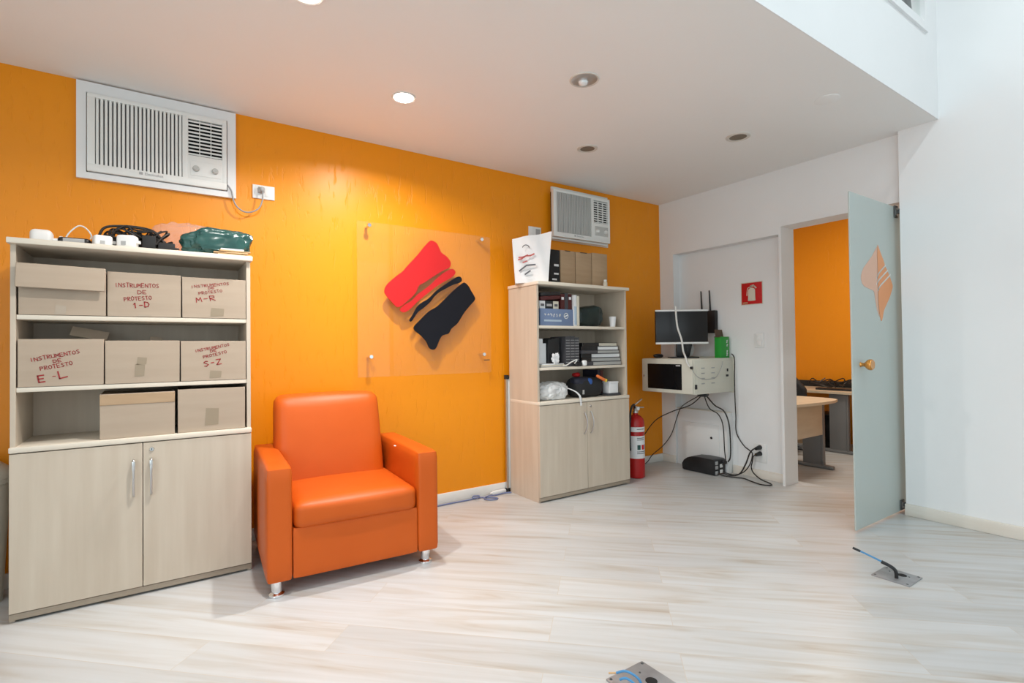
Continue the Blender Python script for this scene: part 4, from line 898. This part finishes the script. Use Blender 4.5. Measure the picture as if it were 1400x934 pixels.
bm = boxes((XN-.0048, XN-.004, -1.003, -.997, 1.464, 1.658), (XN-.0048, XN-.004, -.812, -.806, 1.464, 1.658), (XN-.0048, XN-.004, -.997, -.812, 1.464, 1.470), (XN-.0048, XN-.004, -.997, -.812, 1.652, 1.658)); obj('border', bm, 'paper_cream', t)
def on_wall(bm, dx, cy, cz):   # x,z drawing facing -y turned to face -x
    bmesh.ops.rotate(bm, verts=bm.verts[:], cent=(0, 0, 0), matrix=Matrix.Rotation(-PI/2, 3, 'Z')); bmesh.ops.translate(bm, verts=bm.verts[:], vec=(dx, cy, cz)); return bm
bm = bmesh.new(); prism(bm, smooth_poly([(-.030, -.066), (.030, -.066), (.032, -.05), (.031, .02), (.022, .036), (.010, .042), (-.010, .042), (-.022, .036), (-.031, .02), (-.032, -.05)], 3), -.001, 0)
ribbon(bm, [(-.008, .046), (-.008, .056), (.022, .058), (.040, .040)], .011, 0); ribbon(bm, [(-.008, .052), (-.034, .044), (-.040, .02), (-.044, -.02)], .007, 0); ribbon(bm, [(-.010, .060), (.018, .066)], .008, 0)
obj('symbol', on_wall(bm, XN-.004, -.904, 1.565), 'paper_cream', t)
bm = bmesh.new(); ribbon(bm, [(-.078, -.082), (-.04, -.082)], .010, 0); obj('caption', on_wall(bm, XN-.004, -.904, 1.565), 'tan', t)
t = thing('light_switch', 'cream light switch on the white wall below the red sign', 'switch', (XN, -.96, 1.1)); obj('cover_plate', B(box, XN-.009, XN, -1.005, -.922, 1.098, 1.218, .003), 'white_plastic', t)
for z in (1.115, 1.162): obj('rocker', B(box, XN-.013, XN-.009, -.985, -.942, z, z+.038, .002), 'white_plastic', t)
t = thing('floor_level_outlet', 'white wall outlet with two black plugs above the baseboard', 'outlet', (XN, -.95, .15)); obj('cover_plate', B(box, XN-.008, XN, -1.01, -.90, .135, .29, .003), 'white_plastic', t)
for z in (.262, .208): obj('socket', B(box, XN-.0095, XN-.008, -.985, -.925, z-.02, z+.02, .001), 'white_plastic', t)

# ------------------------------------------------------------------ low access box in the wall recess
t = thing('access_box', 'low white wall box with a small hatch in the recess behind the black power unit', 'wall box', (3.63, -.43, .03))
obj('cabinet', B(box, 3.592, XN-.001, -.70, -.166, .0, .525, .002), 'white_wall', t); obj('top_cover', B(box, 3.588, XN-.001, -.702, -.165, .5255, .533, .002), 'baseboard', t)
ht = obj('hatch', B(box, 3.584, 3.5915, -.62, -.235, .07, .41, .002), 'white_plastic', t)
bm = bmesh.new(); lathe(bm, [(0, -.006), (.010, -.006), (.011, 0), (0, 0)], (3.584, -.545, .292), 16, 'X'); obj('latch', bm, 'black', ht)

# ------------------------------------------------------------------ network rack and what stands on it
RX0, RX1, RY0, RY1, RZ0, RZ1 = 3.114, XN-.001, -.722, -.176, .716, 1.012
t = thing('network_rack', 'beige wall-mounted network rack with a black glass front under the monitor', 'rack', (3.35, -.45, RZ0))
obj('casing', B(box, RX0, RX1-.012, RY0, RY1, RZ0, RZ1, .004), 'rack', t)
obj('mounting_plate', B(box, RX1-.0115, RX1, RY0-.012, RY1+.008, RZ0-.01, RZ1+.01, .002), 'rack', t)
fd = obj('front_door', B(box, RX0-.014, RX0-.0005, RY0+.004, RY1-.004, RZ0+.004, RZ1-.004, .005), 'rack', t)
obj('glass', B(box, RX0-.0165, RX0-.0138, -.612, -.248, RZ0+.034, RZ1-.046, .003), 'black_gloss', fd)
obj('badge', B(box, RX0-.0172, RX0-.0165, -.60, -.555, RZ1-.062, RZ1-.055), 'paper_white', fd)
bm = bmesh.new(); lathe(bm, [(0, -.006), (.009, -.006), (.010, 0), (0, 0)], (RX0-.014, -.204, .858), 16, 'X'); obj('lock', bm, 'steel', fd)
sp = obj('side_cover', B(box, RX0+.03, RX1-.06, RY0-.004, RY0-.0002, RZ0+.02, RZ1-.022, .002), 'rack', t)
bm = bmesh.new()
for cx in (3.225, 3.362):
    for i in range(4): box(bm, cx-.022, cx+.022, RY0-.0075, RY0-.0038, .800+i*.043, .808+i*.043, .001, 1)
obj('vent_slot', bm, 'grey_plastic', sp)
bm = boxes((3.122, 3.146, RY0-.0065, RY0-.0004, RZ0+.045, RZ0+.082)); obj('cable_latch', bm, 'black', t)
bm = boxes((3.56, 3.57, RY0-.012, RY0-.0004, .895, .92), (3.548, 3.562, RY0-.018, RY0-.0004, .852, .87)); obj('side_lock', bm, 'black', t)
# monitor, turned a little towards the room
mx_, my_, ang = 3.30, -.462, -r(36)
t = thing('monitor', 'black-screened monitor with white top and bottom edges standing on the network rack', 'monitor', (mx_, my_, RZ1), ang)
obj('back_shell', B(box, -.228, .228, -.006, .03, .128, .425, .008), 'black', t, True)
obj('screen', B(box, -.226, .226, -.0095, -.0062, .142, .412, .001), 'screen', t, True)
obj('bezel', B(box, -.230, .230, -.016, .002, .4125, .428, .004), 'white_plastic', t, True); obj('bezel', B(box, -.230, .230, -.016, .002, .124, .1415, .004), 'white_plastic', t, True)
bm = bmesh.new(); box(bm, -.045, .045, .0, .03, .012, .20, .008); box(bm, .02, .085, .005, .035, .012, .135, .012, 2, Matrix.Rotation(.25, 3, 'Y')); obj('stand', bm, 'black', t, True)
obj('stand_base', B(box, -.105, .13, -.07, .085, .001, .013, .005), 'black', t, True)
t = thing('wifi_router', 'black router with two upright antennas on the wall behind the monitor', 'router', (XN-.03, -.49, 1.24))
obj('body', B(box, XN-.042, XN-.001, -.578, -.37, 1.235, 1.44, .01), 'black', t)
for y in (-.424, -.512):
    bm = bmesh.new(); cyl(bm, (XN-.022, y, 1.43), (XN-.022, y+.008, 1.625), .0085, .0055, 12); obj('antenna', bm, 'black', t)
bm = bmesh.new(); tube(bm, [(3.168, -.508, RZ1+.44), (3.155, -.517, RZ1+.43), (3.15, -.535, RZ1+.28), (3.14, -.585, RZ1+.16), (3.125, -.61, RZ1+.07), (3.092, -.655, RZ1+.022), (3.082, -.69, .965), (3.082, -.715, .945)], .0075, 8)
t = solo('white_cable', bm, 'cable_white', 'thick white cable hanging down over the monitor screen', 'cable')
bm = bmesh.new(); box(bm, 3.074, 3.094, -.732, -.712, .928, .95, .004); obj('connector', bm, 'black', t)
bm = bmesh.new(); tube(bm, [(3.084, -.725, .93), (3.12, -.738, .875), (3.20, -.742, .842), (3.29, -.742, .840), (3.38, -.742, .85), (3.45, -.742, .92), (3.48, -.742, .985)], .0022, 6); obj('thin_cord', bm, 'cable_grey', t)
bm = bmesh.new(); blob(bm, (3.27, -.225, RZ1+.02), (.055, .03, .02), .05, 8, 2, .9, 4, RZ1+.002); t = solo('computer_mouse', bm, 'black', 'black computer mouse at the left end of the network rack', 'mouse')
bm = bmesh.new(); blob(bm, (3.52, -.33, RZ1+.07), (.055, .07, .068), .2, 14, 6, .7, 4, RZ1+.002, True); solo('white_bag', bm, 'paper_white', 'small white plastic bag behind the monitor stand', 'bag')
t = thing('green_box', 'bright green product box with an open brown flap on the network rack', 'box', (3.57, -.66, RZ1))
obj('carton', B(box, 3.515, 3.64, -.70, -.64, RZ1, RZ1+.185, .002), 'green_box', t)
bm = bmesh.new(); box(bm, 3.53, 3.64, -.645, -.641, RZ1+.185, RZ1+.25, .001, 1, Matrix.Rotation(r(-12), 3, 'X'), (3.58, -.643, RZ1+.185)); box(bm, 3.505, 3.53, -.70, -.64, RZ1+.183, RZ1+.187, .001, 1, Matrix.Rotation(r(-20), 3, 'Y')); obj('flap', bm, 'brown', t)
v = bmesh.new()
for z0, z1, a in ((1.145, 1.165, 3.602), (1.115, 1.13, 3.604), (1.06, 1.075, 3.602), (1.03, 1.05, 3.60)): ribbon(v, [(a, z0), (a+.012, z1)], .010, -.7004); ribbon(v, [(a+.010, z0), (a, z1)], .006, -.7004)
obj('lettering', v, 'paper_white', t, smooth=0)
# black power unit on the floor
t = thing('power_backup_unit', 'black power backup unit lying on the floor under the network rack', 'power unit', (3.52, -.55, 0))
bm = bmesh.new(); prof = [(-.34, .006), (-.335, .055), (-.355, .09), (-.395, .118), (-.44, .132), (-.52, .138), (-.655, .138), (-.675, .13), (-.675, .004), (-.36, .003)]
A = [bm.verts.new((3.42, y, z)) for y, z in prof]; Bv = [bm.verts.new((3.575, y, z)) for y, z in prof]; bm.faces.new(A); bm.faces.new(Bv[::-1])
for i in range(len(prof)): j = (i+1) % len(prof); bm.faces.new((A[i], Bv[i], Bv[j], A[j]))
bmesh.ops.bevel(bm, geom=bm.edges[:], offset=.006, segments=2, affect='EDGES', profile=.5); bmesh.ops.translate(bm, verts=bm.verts[:], vec=(0, -.012, 0)); obj('casing', bm, 'black', t)
for (a, z) in ((3.445, .025), (3.445, .07), (3.445, .108), (3.51, .03), (3.51, .078)):
    obj('socket', B(box, a-.017, a+.017, -.694, -.686, z-.014, z+.016, .003), 'grey_plastic' if a < 3.5 else 'white_plastic', t)
bm = bmesh.new(); cyl(bm, (3.548, -.687, .108), (3.548, -.715, .108), .018, .012); obj('plug', bm, 'black', t)
def cable(label, pts, rr_=.005, m_='cable_black', ends=()):
    bm = bmesh.new(); tube(bm, pts, rr_, 8); o = solo('power_cable', bm, m_, label, 'cable', None)
    for (p, q, ra, rb) in ends:
        bm = bmesh.new(); cyl(bm, p, q, ra, rb, 12); obj('plug', bm, 'black', o)
    return o
zb = RZ0-.003
bm = bmesh.new(); blob(bm, (3.40, -.60, zb-.018), (.05, .04, .02), .3, 30, 5, .8, 3); solo('cable_gland', bm, 'black', 'black cluster of cable glands under the network rack', 'cable gland')
cable('black cable swinging from the rack bottom to behind the fire extinguisher', [(3.385, -.60, zb-.02), (3.36, -.50, .60), (3.30, -.34, .53), (3.26, -.19, .44), (3.22, -.09, .30), (3.15, -.04, .17), (3.0, -.035, .06)], .0045)
cable('thin black cable hanging from the rack bottom to the floor in the corner', [(3.38, -.59, zb-.02), (3.42, -.40, .60), (3.535, -.25, .53), (3.55, -.19, .42), (3.54, -.14, .28), (3.48, -.09, .17), (3.36, -.06, .09), (3.30, -.05, .03), (3.18, -.07, .006), (2.99, -.10, .006)], .004)
cable('black cable dropping from the rack bottom to the top of the power unit', [(3.42, -.61, zb-.02), (3.50, -.64, .60), (3.545, -.70, .55), (3.56, -.735, .45), (3.565, -.745, .30), (3.565, -.742, .16), (3.555, -.725, .112)], .006)
cable('second black cable dropping beside the power unit', [(3.41, -.60, zb-.02), (3.46, -.615, .575), (3.51, -.67, .52), (3.53, -.70, .42), (3.53, -.71, .22), (3.522, -.725, .11), (3.512, -.698, .088)], .0045)
cable('black cable looping from the green box down to the wall outlet', [(3.645, -.72, 1.045), (3.636, -.75, 1.0), (3.632, -.75, .82), (3.635, -.75, .65), (3.64, -.752, .50), (3.64, -.755, .36), (3.64, -.82, .26), (3.645, -.885, .215), (3.62, -.91, .19), (3.61, -.90, .13), (3.60, -.87, .07), (3.58, -.83, .03), (3.55, -.78, .012), (3.53, -.73, .02), (3.52, -.705, .032)], .0045)
cable('black cable from the upper wall socket to the power unit', [(3.60, -.955, .256), (3.585, -.94, .25), (3.58, -.91, .21), (3.58, -.875, .12), (3.56, -.83, .03), (3.53, -.77, .008), (3.50, -.715, .02)], .006, ends=(((3.595, -.957, .256), (3.657, -.957, .262), .013, .02),))
cable('black cable looping over the floor from the lower wall socket', [(3.60, -.96, .205), (3.58, -.945, .195), (3.57, -.94, .15), (3.585, -.92, .10), (3.60, -.93, .05), (3.59, -1.0, .012), (3.55, -1.10, .006), (3.50, -1.135, .006), (3.46, -1.08, .006), (3.49, -.98, .006), (3.53, -.88, .006), (3.49, -.80, .006), (3.455, -.73, .012), (3.455, -.70, .02)], .005, ends=(((3.597, -.957, .206), (3.657, -.957, .208), .013, .02),))

# ------------------------------------------------------------------ floor outlet plates
def floor_plate(cx, cy, rz, label, wires, w=.156, d=.155):
    t = thing('floor_outlet_plate', label, 'floor outlet', (cx, cy, 0), rz, 'steel floor outlet plates')
    obj('plate', B(box, -w/2, w/2, -d/2, d/2, 0, .006, .002), 'plate', t, True)
    bm = bmesh.new(); lathe(bm, [(0, .0068), (.018, .0068), (.02, .006), (0, .006)], (.028, -.012, 0), 20); obj('hole', bm, 'void', t, True)
    bm = bmesh.new()
    for sx, sy in ((1, 1), (1, -1), (-1, 1), (-1, -1)): lathe(bm, [(0, .0085), (.004, .008), (.0055, .006), (0, .006)], (sx*(w/2-.012), sy*(d/2-.012), 0), 10)
    for sy in (1, -1): lathe(bm, [(0, .0085), (.003, .008), (.004, .006), (0, .006)], (.03, sy*.04, 0), 10)
    obj('screw', bm, 'steel_dark', t, True)
    for nm, pts, rr_, m_ in wires:
        bm = bmesh.new(); tube(bm, pts, rr_, 8); obj(nm, bm, m_, t, True)
floor_plate(2.408, -2.368, 0, 'steel floor plate with a taped blue wire sticking up, near the glass door', (
    ('sleeve', [(-.03, -.01, .0), (-.032, -.008, .038), (-.038, .010, .056), (-.048, .045, .070)], .008, 'black'), ('wire', [(-.042, .028, .064), (-.055, .07, .080), (-.068, .115, .096), (-.075, .14, .104)], .0045, 'wire_blue'), ('tape_end', [(-.071, .125, .099), (-.08, .155, .109)], .006, 'black')))
floor_plate(.815, -2.215, 0, 'steel floor plate with loose blue wires at the bottom edge of the photo', (
    ('wire', [(-.03, -.03, .0), (-.04, -.02, .04), (-.06, .015, .055), (-.075, .045, .04)], .004, 'wire_blue'), ('wire', [(-.055, -.035, .0), (-.06, -.025, .03), (-.075, .0, .045), (-.085, .02, .035)], .004, 'wire_blue'), ('bare_end', [(-.075, .045, .04), (-.085, .07, .03)], .003, 'tan')), .175, .165)

# ------------------------------------------------------------------ bin at the left edge
t = thing('waste_bin', 'beige lidded bin behind the left bookcase, cut by the photo edge', 'bin', (-1.19, -.16, 0)); bx, by = -1.185, -.15
bm = bmesh.new(); lathe(bm, [(0, .0), (.085, .0), (.11, .53), (.118, .535), (.118, .555), (.112, .56), (0, .56)], (bx, by, 0), 36); obj('body', bm, 'bin', t)
bm = bmesh.new(); lathe(bm, [(.119, .556), (.121, .575), (.105, .60), (.07, .63), (.03, .645), (0, .648)], (bx, by, 0), 36); obj('lid', bm, 'bin', t)

# ------------------------------------------------------------------ annex furniture
def desk(name, label, top, leg_x, leg_y, panel=None, along='x'):
    t = thing(name, label, 'desk', (leg_x[0], leg_y[0], ZA)); zt = ZA+.74
    bm = bmesh.new(); poly = top; A = [bm.verts.new((x, y, zt-.026)) for x, y in poly]; Bv = [bm.verts.new((x, y, zt)) for x, y in poly]
    bm.faces.new(A[::-1]); bm.faces.new(Bv)
    for i in range(len(poly)): j = (i+1) % len(poly); bm.faces.new((A[i], A[j], Bv[j], Bv[i]))
    obj('desk_top', bm, 'desk_top', t)
    for x, y in zip(leg_x, leg_y):
        bm = bmesh.new()
        if along == 'x': box(bm, x-.02, x+.02, y+.02, y+.21, ZA+.03, zt-.027, .004); box(bm, x-.024, x+.024, y-.005, y+.018, ZA+.03, zt-.027, .004); lg = (x-.025, x+.025, y-.1, y+.62)
        else: box(bm, x+.06, x+.30, y-.02, y+.02, ZA+.03, zt-.027, .004); lg = (x-.03, x+.64, y-.025, y+.025)
        l_ = obj('leg', bm, 'desk_leg', t); obj('foot', B(box, *lg, ZA, ZA+.04, .012), 'desk_leg', l_)
    if panel: obj('modesty_panel', B(box, *panel, .002), 'desk_top', t)
    return t
arc = [(5.36+.0*i, -.80) for i in range(0)]
top = [(4.2, -.08), (4.2, -.80), (4.6, -.86), (4.9, -.89), (5.15, -.88), (5.30, -.84), (5.37, -.76), (5.39, -.66), (5.39, -.08)]
desk('office_desk', 'beige desk with a rounded top and grey leg just inside the doorway', top, (5.29, 4.3), (-.70, -.70), (4.33, 5.26, -.705, -.687, ZA+.36, ZA+.712))
desk('office_desk', 'beige desk along the orange wall of the back room', [(6.2, -1.6), (6.985, -1.6), (6.985, 1.15), (6.2, 1.15)], (6.27, 6.27), (-.53, .45), None, 'x')
bm = bmesh.new()
for i in range(9):
    a0 = random.uniform(0, 6); cx, cy = random.uniform(6.66, 6.78), random.uniform(-.75, .35); pts = [(cx+.10*math.cos(a0+j*.8), cy+.16*math.sin(a0+j*.8), ZA+.75+.05*abs(math.sin(a0+j+i))+random.uniform(0, .07)) for j in range(8)]
    tube(bm, pts, .007, 6, 4)
tag(obj('cable_tangle', bm, 'cable_black'), 'black cables heaped on the desk along the back room wall', 'cables', None, 'stuff')
solo('keyboard', B(box, 6.38, 6.52, -.55, -.10, ZA+.741, ZA+.765, .005), 'black', 'black keyboard lying on the desk along the back room wall', 'keyboard')
solo('desk_tray', B(box, 6.905, 6.97, -.95, .5, ZA+.741, ZA+.82, .004), 'black', 'long black cable tray against the back room orange wall', 'tray')
t = thing('office_chair', 'black office chair back peeking past the doorway edge', 'chair', (5.75, -.02, ZA))
bm = bmesh.new(); rounded(bm, 5.72, 5.80, -.30, .18, ZA+.60, ZA+1.03, .04, 8, (.01, 0, .02), lambda v: Vector((v.x, v.y, ZA+.6+(v.z-ZA-.6)*min(1, max(.35, .35+(v.y+.34)/.42))))); obj('backrest', bm, 'black_matt', t)
bm = bmesh.new(); rounded(bm, 5.52, 5.95, -.25, .17, ZA+.44, ZA+.52, .03, 6); obj('seat', bm, 'black_matt', t)
bm = bmesh.new(); cyl(bm, (5.74, -.04, ZA+.08), (5.74, -.04, ZA+.45), .03); box(bm, 5.775, 5.805, -.06, -.02, ZA+.46, ZA+.66, .004); obj('column', bm, 'black', t)
bm = bmesh.new()
for i in range(5): a = i*2*PI/5; cyl(bm, (5.74, -.04, ZA+.09), (5.74+.27*math.cos(a), -.04+.27*math.sin(a), ZA+.06), .022, .014)
obj('base', bm, 'black', t)
for i in range(5):
    a = i*2*PI/5; bm = bmesh.new(); x, y = 5.74+.27*math.cos(a), -.04+.27*math.sin(a); cyl(bm, (x-.02, y, ZA+.03), (x+.02, y, ZA+.03), .03); obj('caster', bm, 'black', t)
t = thing('computer_tower', 'black computer tower under the desk along the back room wall', 'computer', (6.65, -.05, ZA)); obj('case', B(box, 6.5, 6.9, -.22, .0, ZA, ZA+.42, .006), 'black', t); obj('front_panel', B(box, 6.492, 6.4995, -.215, -.005, ZA+.01, ZA+.41, .003), 'black_gloss', t)
solo('storage_box', B(box, 6.55, 6.9, .05, .35, ZA, ZA+.30, .004), 'cardboard_b', 'brown box under the desk along the back room wall', 'box')

# ------------------------------------------------------------------ behind the gallery window
struct('floor_gallery', boxes((XW-.1, XR, YB+.04, -.1, H+.35, H+.37)), 'floor')
gs = thing('metal_stand', 'dark arched metal stand behind the upper gallery window', 'stand', (3.2, -2.17, 2.885))
for pts in (((3.150, -2.17, 2.886), (3.140, -2.17, 3.10), (3.105, -2.17, 3.20), (3.09, -2.17, 3.32)), ((3.318, -2.17, 2.886), (3.315, -2.17, 3.13), (3.29, -2.17, 3.24), (3.25, -2.17, 3.33))):
    bm = bmesh.new(); tube(bm, pts, .019, 10); obj('leg', bm, 'steel_dark', gs)
bm = bmesh.new(); tube(bm, [(3.10, -2.17, 3.20), (3.17, -2.17, 3.235), (3.24, -2.17, 3.245), (3.29, -2.17, 3.235)], .024, 10); obj('crossbar', bm, 'steel_dark', gs)
bm = bmesh.new(); lathe(bm, [(0, 3.30), (.06, 3.31), (.10, 3.36), (.10, 3.38), (0, 3.385)], (3.17, -2.17, 0), 20)
for v_ in bm.verts: v_.co.y = -2.17 + (v_.co.y+2.17)*.42
obj('top', bm, 'steel_dark', gs)
